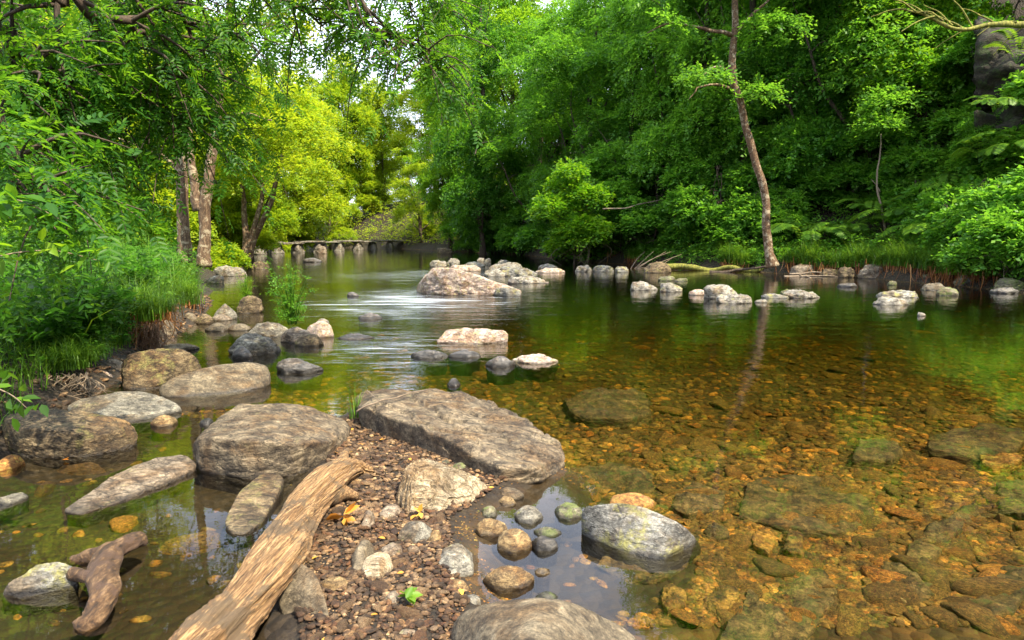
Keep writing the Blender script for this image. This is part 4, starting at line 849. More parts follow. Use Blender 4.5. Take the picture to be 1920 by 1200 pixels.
# right bank: wall of trees, then shrubs along the water
GT = 'trees on the wooded right bank'
RT = [  # px column of the stem, depth, proto, mat, scale, label
 (1010, 47, TB, 'l_deep', 1.0, 'dark leafy tree where the far right bank begins'), (905, 50, TA, 'l_deep', 1.05, 'dark tree on the far right bank above the mid stream stones'),
 (1105, 41, TB, 'l_deep', 1.0, 'dark broad tree directly behind the low bright bush over the water'), (1180, 37, TA, 'l_cool', 1.0, 'tree behind the heap of sticks'),
 (1260, 36, TB, 'l_cool', 1.0, 'tree left of the slanting birch and close behind it'), (1340, 37, TC, 'l_cool', 1.1, 'shorter tree between birch and the tree left of it'),
 (960, 56, TE, 'l_mid', .95, 'tall lighter tree rising behind the dark far bank trees'), (845, 60, TA, 'l_mid', 1.0, 'tree half lit at the end of the dark right bank'),
 (790, 68, TC, 'l_sunlit', 1.05, 'sunlit yellow green tree just right of the bridge end'), (1060, 58, TE, 'l_mid', 1.0, 'tree behind the first row, left of the picture middle gap'),
 (1150, 52, TE, 'l_cool', 1.0, 'second row tree above the hanging roots'), (1240, 48, TE, 'l_cool', 1.0, 'second row tree above the heap of sticks'),
 (1330, 46, TE, 'l_cool', 1.0, 'second row tree behind the birch, left side'), (1420, 44, TE, 'l_mid', .95, 'second row tree behind the birch, right side'),
 (1500, 41, TD, 'l_cool', 1.0, 'tall tree on the slope right of the birch'), (1580, 38, TE, 'l_cool', .9, 'tree high on the slope above the thin sapling'),
 (1690, 36, TB, 'l_deep', .95, 'dark stemmed tree high on the slope right of the sapling'), (1800, 33, TD, 'l_cool', .95, 'tree high on the slope left of the rock outcrop'),
 (1900, 32, TB, 'l_deep', .9, 'dark tree on top of the slope behind the rock outcrop'), (2030, 30, TB, 'l_cool', 1.0, 'tree reaching in from beyond the right edge of the slope'),
 (1480, 52, TE, 'l_mid', 1.1, 'lighter tree on the skyline above the slope'), (1640, 50, TE, 'l_mid', 1.1, 'tree on the skyline above the thin sapling'), (1850, 46, TE, 'l_cool', 1.1, 'tree on the skyline above the rock outcrop'),
 (720, 86, TE, 'l_sunlit', .8, 'yellow tree in the sunny gap at the end of the river'), (655, 84, TE, 'l_sunlit', 1.0, 'bright yellow tree behind the left half of the bridge'),
 (590, 80, TE, 'l_sunlit', .95, 'bright tree behind the bridge left of the yellow one'), (760, 98, TE, 'l_mid', .8, 'furthest low tree under the gap of sky'), (820, 84, TE, 'l_sunlit', 1.0, 'bright tree right of the gap of sky'),
 (880, 78, TE, 'l_mid', 1.15, 'tall green tree right of the gap of sky'), (690, 100, TE, 'l_sunlit', .95, 'distant pale yellow tree seen through the gap'),
 (1300, 33.5, TA, 'l_cool', 1.0, 'tree leaning over the bank left of the birch crown'), (1395, 32, TB, 'l_deep', 1.0, 'dark tree right behind the birch'), (1500, 30.5, TA, 'l_cool', 1.0, 'first tree right of the birch with leaves hanging low'),
 (1600, 29, TB, 'l_cool', 1.0, 'second tree right of the birch above the sapling'), (1710, 27.5, TA, 'l_mid', .95, 'third tree right of the birch on the slope'), (1775, 27.5, TB, 'l_cool', .95, 'tree just left of the rock outcrop'),
 (2150, 25, TB, 'l_cool', 1.0, 'tree hanging in over the upper right corner')]
for i, (px, Y, p, mt, s, lab) in enumerate(RT):
    place_tree(p, (px - 960) / FPX * Y, Y, lab, mt, i * 1.7, s, GT, sz=s * (1.35 if px > 1250 else 1.5 if 830 < px < 1000 else 1.05 if px >= 1000 else 1.3 if px < 730 else 1.0))
GL = 'trees on the sunny left bank'
LT = [(560, 62, TE, 'l_sunlit', 1.0, 'yellow green tree right behind the left end of the bridge'), (500, 54, TA, 'l_sunlit', 1.0, 'sunlit tree behind the leaning multi stemmed tree'), (430, 46, TB, 'l_sunlit', 1.0, 'sunlit tree right of the twin trunks'),
 (350, 40, TE, 'l_sunlit', .95, 'bright tree seen between the twin trunks'), (260, 34, TB, 'l_sunlit', 1.0, 'bright tree left of the twin trunks'), (150, 30, TA, 'l_sunlit', 1.0, 'yellow green tree over the tall grass'),
 (40, 27, TB, 'l_mid', 1.0, 'green tree at the left edge behind the grass'), (200, 48, TE, 'l_mid', 1.1, 'taller green tree in the second row at left'), (60, 42, TE, 'l_mid', 1.1, 'second row tree at the left edge'),
 (-80, 22, TB, 'l_mid', 1.0, 'tree beyond the left edge reaching in'), (470, 36, TD, 'l_sunlit', .9, 'slim bright tree beside the leaning stems'), (330, 60, TE, 'l_mid', 1.2, 'tall back row tree above the twin trunks'), (450, 70, TE, 'l_mid', 1.1, 'tall back row tree above the bridge end'),
 (90, 19, TC, 'l_mid', .8, 'small dense tree just behind the tall grass'), (620, 74, TC, 'l_sunlit', 1.0, 'small golden tree behind the middle of the bridge')]
for i, (px, Y, p, mt, s, lab) in enumerate(LT):
    place_tree(p, (px - 960) / FPX * Y, Y, lab, mt, i * 2.1 + 1, s, GL, sz=s)

def edge_point(i, f):
    a, b = RIVER[i], RIVER[i + 1]; return a + (b - a) * f
def bank_at(px, s0):
    Y = 16.0
    while Y < 70 and sdf(RIVER, [(px - 960) / FPX * Y], [Y])[0] < s0: Y += .1
    x = (px - 960) / FPX * Y; return np.array([x, Y, H1(x, Y)])
GS = 'low leafy bushes along the right bank'
r = np.random.default_rng(31); SH = [SA, SB, SC]
# first row just above the water
row = [(1045, 40, SB, 1.3), (975, 48, SB, 1.2), (930, 52, SB, 1.2), (880, 57, SB, 1.2), (1110, 37, SB, 1.2), (1165, 35, SB, 1.2), (1225, 33.4, SA, 1.3), (1290, 31.8, SB, 1.1), (1350, 30.5, SA, 1.3), (1400, 29.8, SC, 1.2)]
lab = ['bush draped over the far bank, fourth from the sticks', 'bush at the water on the far right bank', 'bush at the water left of it, darker', 'furthest bush at the water right of the bridge', 'bush behind the hanging roots', 'bush between roots and heap of sticks',
       'pale green bush over the heap of sticks', 'tall bush between stick heap and birch', 'bush touching the fallen mossy log', 'small bush at the left foot of the birch']
for k, ((px, Y, p, s), l) in enumerate(zip(row, lab)):
    place_tree(p, (px - 960) / FPX * Y, Y, l, 'l_cool' if k > 3 else 'l_deep', k * 1.3, s, GS, 'bush', 'bush')
place_tree(SB, (1075 - 960) / FPX * 33.5, 33.5, 'bright green bush leaning out low over the water', 'l_mid', 2.0, 1.25, GS, 'bush', 'bush', z=.1)
for px, s0, sc, l in [(1885, .2, 1.0, 'bright leafy bush touching the water at the right edge'), (1800, 1.0, .9, 'bright bush left of the one at the right edge'), (1930, 1.6, 1.4, 'bright tall bush cut by the right edge')]:
    q = bank_at(px, s0); place_tree(SC, q[0], q[1], l, 'l_cool', px, sc, GS, 'bush', 'bush')
k = 0
for rr, (s0, n) in enumerate(((2.2, 11), (4.2, 11), (6.5, 11), (9, 10), (12, 9))):
    for j in range(n):
        px = 1400 + (560 + 60 * rr) * (j + .5 * (rr % 2)) / (n - 1) * 1.0
        # walk out along the pixel column until it lies s0 beyond the bank
        Y = 17.0
        while Y < 60 and sdf(RIVER, [(px - 960) / FPX * Y], [Y])[0] < s0 + .6 * (r.random() - .5): Y += .4
        x = (px - 960) / FPX * Y; pr = SH[(j + rr) % 3] if rr else SC
        if rr == 0 and 1500 < px < 1700: continue
        place_tree(pr, x, Y, 'leafy bush in the green thicket on the steep right slope', ('l_cool', 'l_cool', 'l_mid')[(j * 3 + rr) % 3] if rr < 3 else 'l_cool', k * 1.9, .95 + .35 * r.random(), 'bushes of the steep right slope', 'bush', 'bush'); k += 1
# bushes of the left bank
for k, (px, Y, p, s, l) in enumerate([(60, 12.5, SC, .8, 'bush at the left edge within the tall grass'), (240, 18, SA, .8, 'bush left of the twin trunks'), (425, 26, SC, .7, 'sunlit bush right of the twin trunks'), (455, 33, SB, .9, 'bush at the foot of the leaning stems'),
        (560, 62, SB, 1.0, 'round golden bush behind the bridge'), (520, 60, SB, 1.1, 'bush at the left end of the bridge'), (640, 80, SB, 1.3, 'bush on the bank beyond the bridge'), (700, 82, SB, 1.3, 'bush beyond the right half of the bridge'),
        (160, 22, SB, .9, 'bush under the bright left trees'), (310, 28, SB, 1.0, 'bush between the left trees'), (400, 36, SB, 1.1, 'bush behind the twin trunks')]):
    place_tree(p, (px - 960) / FPX * Y, Y, l, 'l_sunlit' if px > 300 else 'l_mid', k * 1.1, s, 'bushes of the left bank', 'bush', 'bush')

# trees with a stem of their own shape
def own_tree(name, stems, mat, label, crown, leafmat, ns, L=.13, W=.08, seed=0, low=None, branches=(), bp=None, gap=.15, group=None):
    """stems: lists of (px, py, depth, radius)"""
    base = PY(*stems[0][0][:3]); e = empty(name, tuple(base)); acc = Acc()
    for st in stems:
        Y0 = st[0][2] / 16; q = np.array([PY(a, b, c) for a, b, c, _ in st]); n = 6 * len(q)
        acc_p = wobble(spline(q, n), .018 * Y0, seed); rd = np.interp(np.linspace(0, 1, n), np.linspace(0, 1, len(st)), [s[3] for s in st])
        acc.add(*tube(acc_p - base, rd, 14, .07, seed))
    for br in branches:
        q = np.array([PY(a, b, c) for a, b, c, _ in br]); n = 5 * len(q)
        acc.add(*tube(wobble(spline(q, n), .06, seed + 3) - base, np.interp(np.linspace(0, 1, n), np.linspace(0, 1, len(br)), [s[3] for s in br]), 7, .1, seed))
    V, F = acc.get(); link('trunk', meshdata('trunk', V, F, M[mat]), e)
    bl = []
    for (px, py, Y, rr, rz) in crown: c = PY(px, py, Y) - base; bl.append((*c, rr, rz))
    V, F = make_crown(seed, bl, ns, L, W, .5, gap); link('crown', meshdata('crown', V, F, M[leafmat], False), e)
    tag(e, label, 'tree', group); return e
own_tree('riverside_tree', [[(346, 492, 16, .18), (345, 440, 16, .14), (342, 370, 16, .135), (338, 300, 16, .13), (330, 180, 16, .12), (320, 20, 16.3, .08), (318, -150, 16.5, .04)]],
         'bark_pale', 'left one of the twin pale mottled trunks on the left bank', [(300, 60, 16.5, 1.6, 1.1), (180, 130, 16, 1.5, .9), (380, -40, 17, 1.8, 1.3), (250, -120, 16.5, 1.9, 1.3), (120, 30, 17, 1.5, 1)], 'l_sunlit', 2600, .1, .055, 41,
         branches=[[(334, 318, 16, .06), (300, 290, 15.8, .045), (255, 272, 15.6, .03), (190, 250, 15.5, .015)], [(340, 250, 16, .06), (400, 150, 16, .04), (440, 60, 16, .02)]], gap=.22)
own_tree('riverside_tree', [[(383, 500, 15.5, .17), (383, 450, 15.5, .13), (384, 390, 15.5, .125), (392, 330, 15.5, .115), (402, 250, 15.5, .1), (420, 100, 15.5, .08), (440, -80, 15.5, .04)],
                            [(373, 395, 15.5, .13), (364, 345, 15.5, .1), (358, 290, 15.5, .08), (350, 180, 15.5, .05)]],
         'bark_pale', 'right one of the twin trunks, darker and forked halfway up', [(420, 40, 15.5, 1.6, 1.1), (520, 110, 16, 1.5, .8), (480, -60, 16, 1.7, 1.1), (560, 10, 16.5, 1.4, 1)], 'l_sunlit', 2000, .1, .055, 43,
         branches=[[(400, 240, 15.5, .05), (450, 215, 15.5, .035), (510, 225, 15.4, .015)], [(410, 160, 15.5, .05), (490, 100, 15.6, .03), (505, 30, 15.6, .015)]], gap=.25)
own_tree('leaning_tree', [[(462, 492, 31, .24), (462, 450, 31, .15), (458, 400, 31, .12), (455, 340, 31, .08)], [(464, 488, 31, .2), (480, 440, 31, .13), (500, 400, 30.6, .11), (515, 355, 30.3, .1), (530, 290, 30, .06)],
                           [(466, 470, 31, .15), (475, 430, 31, .12), (490, 380, 31, .1), (492, 330, 31, .07)]],
         'bark_pale', 'leaning reddish tree of several stems left of the bridge', [(440, 290, 31, 2.2, 1.6), (530, 260, 31, 2.2, 1.5), (480, 200, 32, 2.6, 1.8), (560, 330, 30, 1.4, 1.0), (420, 350, 31, 1.4, 1)], 'l_sunlit', 4200, .13, .08, 47)
own_tree('birch_tree', [[(1449, 500, 25.2, 0.250), (1443, 475, 25.2, 0.156), (1437, 430, 25.2, 0.148), (1436, 380, 25.2, 0.133), (1418, 310, 25.2, 0.133), (1400, 240, 25.2, 0.129), (1388, 190, 25, 0.125), (1374, 150, 25, 0.133), (1375, 90, 25, 0.117), (1379, 30, 25, 0.109), (1376, -60, 25, 0.094), (1368, -250, 25, 0.047)]],
         'bark_birch', 'slanting pale barked tree leaning over the right bank', [(1370, -150, 25, 2.6, 1.5), (1270, -60, 24.5, 1.8, .8), (1470, -80, 25.5, 2, 1), (1220, 60, 24.5, 1.1, .5), (1320, 150, 24.6, .8, .4), (1440, 60, 25.3, 1.1, .6), (1420, 180, 25.2, .7, .4)], 'l_cool', 3600, .13, .08, 51,
         branches=[[(1374, 66, 25, .09), (1340, 60, 24.7, .06), (1300, 50, 24.5, .05), (1252, 44, 24.3, .035), (1215, 60, 24.2, .015)], [(1366, 165, 25, .06), (1335, 160, 24.8, .04), (1310, 165, 24.6, .03), (1292, 185, 24.5, .012)],
                   [(1362, 130, 25, .045), (1335, 128, 24.8, .03), (1318, 145, 24.7, .012)], [(1380, 60, 25, .07), (1420, 20, 25, .05), (1480, -40, 25, .02)]])
own_tree('sapling', [[(1661, 442, 25.5, .05), (1655, 400, 25.5, .04), (1644, 350, 25.5, .035), (1648, 300, 25.5, .028), (1652, 250, 25.5, .015)]],
         'twig', 'thin bare stemmed sapling on the right slope', [(1652, 240, 25.5, .7, .5), (1665, 200, 25.7, .8, .6)], 'l_cool', 260, .13, .08, 53, branches=[[(1650, 360, 25.5, .02), (1635, 335, 25.5, .01)]])

# ------------------------------------------------------------------ overhanging ash
def ash_leaf_block(tips, dirs, r, L=.2):
    """compound leaves: 9 leaflets in pairs along a rachis"""
    m = len(tips); d = norm(dirs + r.normal(size=(m, 3)) * .5); d[:, 2] -= .35; d = norm(d)
    up = np.tile([0, 0, 1.], (m, 1)) + r.normal(size=(m, 3)) * .4; s = norm(np.cross(up, d)); nr = norm(np.cross(d, s))
    Ls = L * (.7 + .6 * r.random(m))
    ks = np.array([.3, .3, .48, .48, .66, .66, .84, .84, .95]); sd = np.array([1, -1, 1, -1, 1, -1, 1, -1, 0.])
    p = tips[:, None] + d[:, None] * (Ls[:, None] * ks)[..., None] - np.array([0, 0, 1.]) * (Ls[:, None] * ks ** 2 * .25)[..., None]
    ld = d[:, None] * np.where(sd == 0, 1, .55)[None, :, None] + s[:, None] * (sd * .9)[None, :, None] + r.normal(size=(m, 9, 3)) * .12
    ln = nr[:, None] + r.normal(size=(m, 9, 3)) * .18
    ll = np.repeat(Ls * .36, 9)
    return leaves(p.reshape(-1, 3), ld.reshape(-1, 3), ln.reshape(-1, 3), ll, ll * .38, 6)
def build_ash():
    r = np.random.default_rng(61); acc = Acc(); base = np.array([-5.2, 3.2, H1(-5.2, 3.2)])
    trunk = spline([base + (0, 0, -.3), base + (.1, 0, 2), base + (.4, .1, 4), base + (.8, .3, 6.5), base + (1, .5, 9)], 20)
    acc.add(*tube(trunk - base, np.linspace(.3, .1, 20), 12, .1, 3))
    limbs = [ # px, py, depth waypoints after leaving the trunk
     (5, [(-200, 60, 5), (0, 130, 5.2), (60, 145, 5.4), (120, 190, 5.6), (150, 225, 5.8)]),
     (6, [(-150, 0, 5), (60, 105, 5.5), (160, 130, 6), (300, 200, 6.5), (390, 250, 7)]),
     (8, [(-60, -60, 5), (150, 0, 5.6), (270, 70, 6.2), (330, 160, 6.6), (300, 200, 6.8)]),
     (9, [(0, -160, 5), (200, -60, 6), (330, 30, 6.5), (380, 100, 7), (400, 170, 7.2)]),
     (9, [(100, -200, 5), (300, -130, 6), (500, -60, 6.5), (560, 10, 7), (600, 60, 7.2)]),
     (10, [(200, -260, 5), (450, -170, 6), (640, -60, 6.6), (690, 40, 6.8), (760, 80, 7), (800, 110, 7.1), (822, 135, 7.2)]),
     (10, [(200, -300, 5), (500, -200, 6.4), (720, -80, 7), (780, -20, 7.3), (830, 20, 7.5)]),
     (4, [(-120, 180, 5), (-20, 260, 4.6), (60, 330, 4.4), (110, 380, 4.3)]),
     (5, [(-120, 100, 6), (60, 230, 6), (160, 270, 6.4), (240, 240, 6.8)]),
     (8, [(-100, -120, 6), (100, -60, 7), (220, 20, 8), (420, 60, 8.4), (520, 90, 8.6)]),
     (7, [(-200, -40, 7), (0, 20, 8), (120, 60, 8.4), (240, 110, 8.8)]),
    ]
    T, Dd = [], []
    for li, (k, w) in enumerate(limbs):
        st = trunk[k]; q = np.array([st] + [PY(*a) for a in w]); n = 7 * len(q)
        q = wobble(spline(q, n), .09, li + 70, 2.0); rd = np.linspace(.055, .006, n)
        acc.add(*tube(q - base, rd, 6, .1, li))
        for i in range(n // 3, n, 1):
            for c in range(1 + (i % 2)):
                tdir = norm((q[i] - q[i - 1]) + r.normal(size=3) * .09); tdir[2] -= .12
                ln = .35 + .55 * r.random(); m = spline([q[i], q[i] + tdir * ln * .5 + (0, 0, .02), q[i] + tdir * ln + r.normal(size=3) * .1 - (0, 0, .16 * ln)], 6)
                dirv = m[-1] - m[0]
                if c: m[:, 2] -= np.linspace(0, .25, 6) * r.random()
                acc.add(*tube(m - base, np.linspace(rd[i] * .6 + .003, .003, 6), 4, cap=False))
                for j in range(1, 6):
                    for _ in range(3 if w[-1][0] < 450 else 2):
                        T.append(m[j] + r.normal(size=3) * .05); Dd.append(norm(m[j] - m[j - 1]) + r.normal(size=3) * .7)
    e = empty('ash_tree', tuple(base)); V, F = acc.get(); link('trunk', meshdata('trunk', V, F, M['bark']), e)
    V, F = ash_leaf_block(np.array(T), np.array(Dd), r, .16); link('crown', meshdata('crown', V - base, F, M['l_ash'], False), e)
    tag(e, 'dark ash tree whose branches hang into the upper left of the view', 'tree')
build_ash()

# leafy sprigs close at the left edge
def sprig(wp, label, L=.07, n=5, mat='l_mid', name='leafy_branch'):
    q = spline([PY(*a) for a in wp], 14); b = q[0]; e = empty(name, tuple(b)); r = np.random.default_rng(int(wp[-1][0]) + 5)
    V, F = tube(q - b, np.linspace(.006, .002, 14), 5); link('stem', meshdata('stem', V, F, M['twig']), e)
    T = np.repeat(q[4::2], n, 0) + r.normal(size=(len(q[4::2]) * n, 3)) * .03; d = r.normal(size=T.shape) * .8 + (.4, -.2, -.1)
    V, F = leaves(T - b, d, np.tile([0, -.3, 1.], (len(T), 1)) + r.normal(size=T.shape) * .25, L, L * .5, 6); link('leaves', meshdata('leaves', V, F, M[mat], False), e)
    tag(e, label, 'branch'); return e
sprig([(-120, 690, 3.2), (-40, 715, 3.2), (20, 740, 3.2), (50, 765, 3.2)], 'bright green leafy twig at the left edge above the dark boulder', .085, 5, 'grass')
sprig([(-120, 520, 3.6), (0, 480, 3.7), (100, 470, 3.9), (190, 490, 4.0)], 'leafy twig across the tall grass at the left edge', .11, 4, 'l_mid')
sprig([(-120, 380, 3.4), (0, 370, 3.5), (60, 385, 3.5), (110, 410, 3.5)], 'dark drooping leafy twig at the left edge', .11, 6, 'l_ash')

# ------------------------------------------------------------------ grass, herbs, ferns
def blades(pos, Hh, lean, w, r, seg=4, dr=.5):
    m = len(pos); th = r.random(m) * 2 * PI; d = np.stack([np.cos(th), np.sin(th), 0 * th], -1); side = np.stack([-np.sin(th), np.cos(th), 0 * th], -1)
    Hh = Hh * (.6 + .6 * r.random(m)); le = lean * (.3 + r.random(m))
    t = np.linspace(0, 1, seg + 1)
    p = pos[:, None] + d[:, None] * (le * Hh)[:, None, None] * (t ** 2)[None, :, None] + np.array([0, 0, 1.]) * (Hh[:, None] * (t - dr * le[:, None] * t ** 3))[..., None]
    ww = (w * (1 - t ** 1.5) + .0006)[None, :, None] * side[:, None]
    V = np.stack([p - ww, p + ww], 2).reshape(m, -1, 3); nv = 2 * (seg + 1)
    b = np.arange(m)[:, None, None] * nv; k = np.arange(seg)[:, None] * 2
    F = (b + (k + [0, 1, 3, 2])[None]).reshape(-1, 4)
    return V.reshape(-1, 3), F
def sedge_meshes(seed, hh=.6, n=420):
    r = np.random.default_rng(seed); p = r.normal(size=(n, 3)) * (.12, .12, 0)
    g_ = meshdata('blades', *blades(p, hh, .9, .005, r, 5, .6), M['grass'], False)
    p = r.normal(size=(130, 3)) * (.17, .13, .05); V, F = blades(p, .34 + .3 * r.random(130), .85, .009, r, 4, .3); V = V * (1, 1, -1); V[:, 2] += .03
    d_ = meshdata('dead_leaves', V, F, M['straw'], False); return g_, d_
SED = [sedge_meshes(3), sedge_meshes(4, .5), sedge_meshes(5, .75)]
def sedge(x, y, z, s, label, group='grass tussocks with brown skirts', k=0, dead=True):
    e = empty('grass_tussock', (x, y, z)); e.scale = (s, s, s); e.rotation_euler = (0, 0, x * 5)
    link('blades', SED[k % 3][0], e)
    if dead: link('dead_leaves', SED[k % 3][1], e)
    tag(e, label, 'grass', group)
for k, (px, py, Y) in enumerate([(1150, 488, 33), (1190, 480, 32), (1370, 478, 28), (1395, 482, 27.5), (1490, 474, 26), (1520, 470, 25.8), (1545, 482, 25), (1580, 482, 24.6), (1612, 478, 24), (1640, 478, 23.8), (1665, 480, 23.6), (1690, 482, 23.2), (1712, 478, 23),
                               (1735, 482, 22.4), (1755, 486, 22), (1780, 488, 21.4), (1800, 490, 21), (1830, 494, 20.4), (1860, 498, 20), (1600, 468, 25.5), (1675, 466, 25), (1720, 466, 24.6), (1810, 472, 22.5)]):
    q = bank_at(px, .35 if k < 19 else 1.5); sedge(q[0], q[1], q[2], 1.5, 'green grass tussock with brown dead leaves hanging over the right bank', 'grass tussocks of the right bank', k)
for k, (px, py, Y, s, l) in enumerate([(130, 690, 6.3, .62, 'bright green grass tuft over the bank roots at the left'), (165, 675, 6.8, .5, 'smaller bright tuft right of the larger one at the left'), (265, 600, 8.8, .9, 'grass tussock over the hanging brown roots'),
                                   (225, 590, 8.8, .8, 'grass tussock left of the hanging brown roots'), (300, 585, 10, .8, 'grass tussock at the bank edge right of the hanging roots'), (350, 570, 12.5, .9, 'grass tussock by the water near the peaked grey stone')]):
    q = PY(px, py, Y); sedge(q[0], q[1], q[2], s, l, 'grass tussocks of the left bank', k, dead=k > 1)

# hanging roots on the left bank
def roots(name, x0, x1, y0, Y, n, ln, label, mat='root', spread=.05, thick=.006):
    r = np.random.default_rng(int(x0)); acc = Acc(); b = PY((x0 + x1) / 2, y0, Y)
    for i in range(n):
        s = PY(x0 + (x1 - x0) * r.random(), y0 + r.normal() * 4, Y + r.normal() * .08) - b; l = ln * (.6 + .6 * r.random())
        q = spline([s, s + (r.normal() * spread, -.04 - r.random() * .06, -l * .5), s + (r.normal() * spread * 2, -.05 - .1 * r.random(), -l)], 8)
        acc.add(*tube(wobble(q, .02, i), np.linspace(thick, thick * .3, 8), 5, cap=False))
    o = mk(name, *acc.get(), M[mat]); o.location = tuple(b); tag(o, label, 'roots'); return o
roots('hanging_roots', 215, 305, 608, 8.7, 150, .42, 'mass of reddish brown roots hanging from the left bank')
roots('hanging_roots', 60, 165, 705, 6.2, 90, .2, 'tangled roots below the bright grass tuft', 'twig', .12)
roots('hanging_roots', 1065, 1110, 450, 33, 9, 1.3, 'pale stems trailing into the water below the bright bush', 'twig', .4, .02)
# bank of soil behind them (part of the land: left bank lip)
# grass field, one object
def land_points(n, seed, xr, yr, smin, smax, right=False):
    r = np.random.default_rng(seed); out = []
    while sum(len(a) for a in out) < n:
        x = xr[0] + r.random(20000) * (xr[1] - xr[0]); y = yr[0] + r.random(20000) * (yr[1] - yr[0]); s = sdf(RIVER, x, y)
        ok = (s > smin) & (s < smax) & ((x > 0) == right); ok &= np.abs(x) < .95 * y + 2
        out.append(np.stack([x[ok], y[ok]], -1))
    q = np.concatenate(out)[:n]; return np.column_stack([q, H(q[:, 0], q[:, 1])])
r = np.random.default_rng(5)
q = land_points(10000, 41, (-16, -2), (6.5, 19), .15, 5.5); V, F = blades(q, .95, .8, .008, r, 4)
q2 = land_points(5000, 42, (-9, -2), (3, 9), .1, 3); V2, F2 = blades(q2, .35, .8, .004, r, 4)
acc = Acc(); acc.add(V, F); acc.add(V2, F2)
tag(mk('tall_grass', *acc.get(), M['grass'], smooth=False), 'tall green grass covering the left bank', 'grass', kind='stuff')
def cover(name, q, mat, L, tw, hmax, label, seed=1, nl=7):
    r = np.random.default_rng(seed); p = q.copy(); p[:, 2] += hmax * r.random(len(p)) ** .8
    V, F = sprays(p, r.normal(size=p.shape) * (1, 1, .3), nl, L, L * .55, tw, r, .2); tag(mk(name, V, F, M[mat], smooth=False), label, 'undergrowth', kind='stuff')
cover('herb_layer', land_points(9000, 43, (-16, -2), (5.5, 20), .25, 7), 'herb', .085, .3, .85, 'fine leafy herbs growing through the grass of the left bank')
cover('left_undergrowth', land_points(9000, 44, (-60, -2), (18, 75), .6, 25), 'l_sunlit', .13, .5, 1.2, 'sunny undergrowth below the left bank trees', 2)
cover('bank_undergrowth', land_points(5000, 48, (5, 30), (14, 34), .15, 2.5, True), 'l_cool', .09, .3, .5, 'low leafy growth along the lip of the right bank', 7)
cover('slope_undergrowth', land_points(15000, 45, (0, 40), (14, 60), .25, 16, True), 'l_cool', .12, .45, .9, 'dense green undergrowth of the steep right slope', 3)
cover('far_undergrowth', land_points(3000, 46, (-40, 0), (56, 100), .5, 18), 'l_sunlit', .2, .7, 1.5, 'sunlit undergrowth beyond the bridge', 4)

# herb clumps
def herb_mesh(seed, hh, n, spread, L=.05, umb=False):
    r = np.random.default_rng(seed); acc = Acc(); T, D = [], []
    for i in range(n):
        a = r.random() * 6.28; h = hh * (.55 + .5 * r.random()); ln = spread * r.random()
        q = spline([(.05 * math.cos(a), .05 * math.sin(a), 0), (ln * .4 * math.cos(a), ln * .4 * math.sin(a), h * .5), (ln * math.cos(a), ln * math.sin(a), h)], 9)
        acc.add(*tube(q, np.linspace(.008, .003, 9), 4, cap=False))
        for j in range(1, 9):
            if umb and r.random() < .8 * j / 9: continue
            for _ in range(2 if umb else 3): T.append(q[j] + r.normal(size=3) * .02); D.append((math.cos(a) + r.normal(), math.sin(a) + r.normal(), .4))
        if umb:
            for _ in range(5): acc.add(*tube(np.array([q[-1], q[-1] + r.normal(size=3) * .035 + (0, 0, .03)]), np.array([.0015, .001]), 3, cap=False))
    st = meshdata('stems', *acc.get(), M['grass']); lv = meshdata('leaves', *sprays(np.array(T), np.array(D), 7, L, L * .5, .13, r, .1), M['l_cool'], False)
    return st, lv
def herb(ms, p, s, label, group=None, mat=None, name='leafy_plant'):
    e = empty(name, tuple(p)); e.scale = (s, s, s); link('stems', ms[0], e); l = link('leaves', ms[1], e)
    if mat: setmat(l, M[mat])
    tag(e, label, 'plant', group)
HU = herb_mesh(71, .85, 26, .3, .035, True); HB = herb_mesh(72, .6, 22, .35, .06)
herb(HU, P(548, 608, .08), 1.15, 'tall bushy water plant standing alone on the stone islet')
herb(HU, P(462, 562, .05), .65, 'small water plant behind the dark brown hump', mat='l_mid')
q = land_points(26, 47, (-12, -2), (6.5, 15), .2, 3.5)
for i, p in enumerate(q): herb(HU if i % 3 else HB, p, 1.0 + .5 * random.random(), 'feathery herb in the tall grass of the left bank', 'herbs in the left bank grass', 'herb')

# ferns
def fern_meshes(seed, n=9, ln=.75):
    r = np.random.default_rng(seed); acc = Acc(); P_, D_, N_, L_ = [], [], [], []
    for i in range(n):
        a = i * 2 * PI / n + r.random() * .4; l = ln * (.8 + .4 * r.random()); c, s = math.cos(a), math.sin(a)
        q = spline([(0, 0, 0), (c * l * .4, s * l * .4, l * .5), (c * l * .8, s * l * .8, l * .6), (c * l * 1.1, s * l * 1.1, l * .45)], 22)
        acc.add(*tube(q, np.linspace(.005, .0015, 22), 4, cap=False)); t = norm(np.gradient(q, axis=0))
        for j in range(3, 22):
            w = .2 * math.sin(PI * (1 - (j - 2) / 21) ** .8) * l / .75
            sd = np.cross(t[j], (0, 0, 1)); sd /= np.linalg.norm(sd)
            for g2 in (-1, 1): P_.append(q[j]); D_.append(sd * g2 + t[j] * .35 - np.array((0, 0, .15))); N_.append(np.cross(sd, t[j])); L_.append(w + .02)
    L_ = np.array(L_); N_ = np.array(N_); N_ = np.where(N_[:, 2:] < 0, -N_, N_)
    return meshdata('stems', *acc.get(), M['grass']), meshdata('fronds', *leaves(np.array(P_), np.array(D_), N_, L_, L_ * .22 + .012), M['grass'], False)
FE = [fern_meshes(1), fern_meshes(2, 8, .9)]
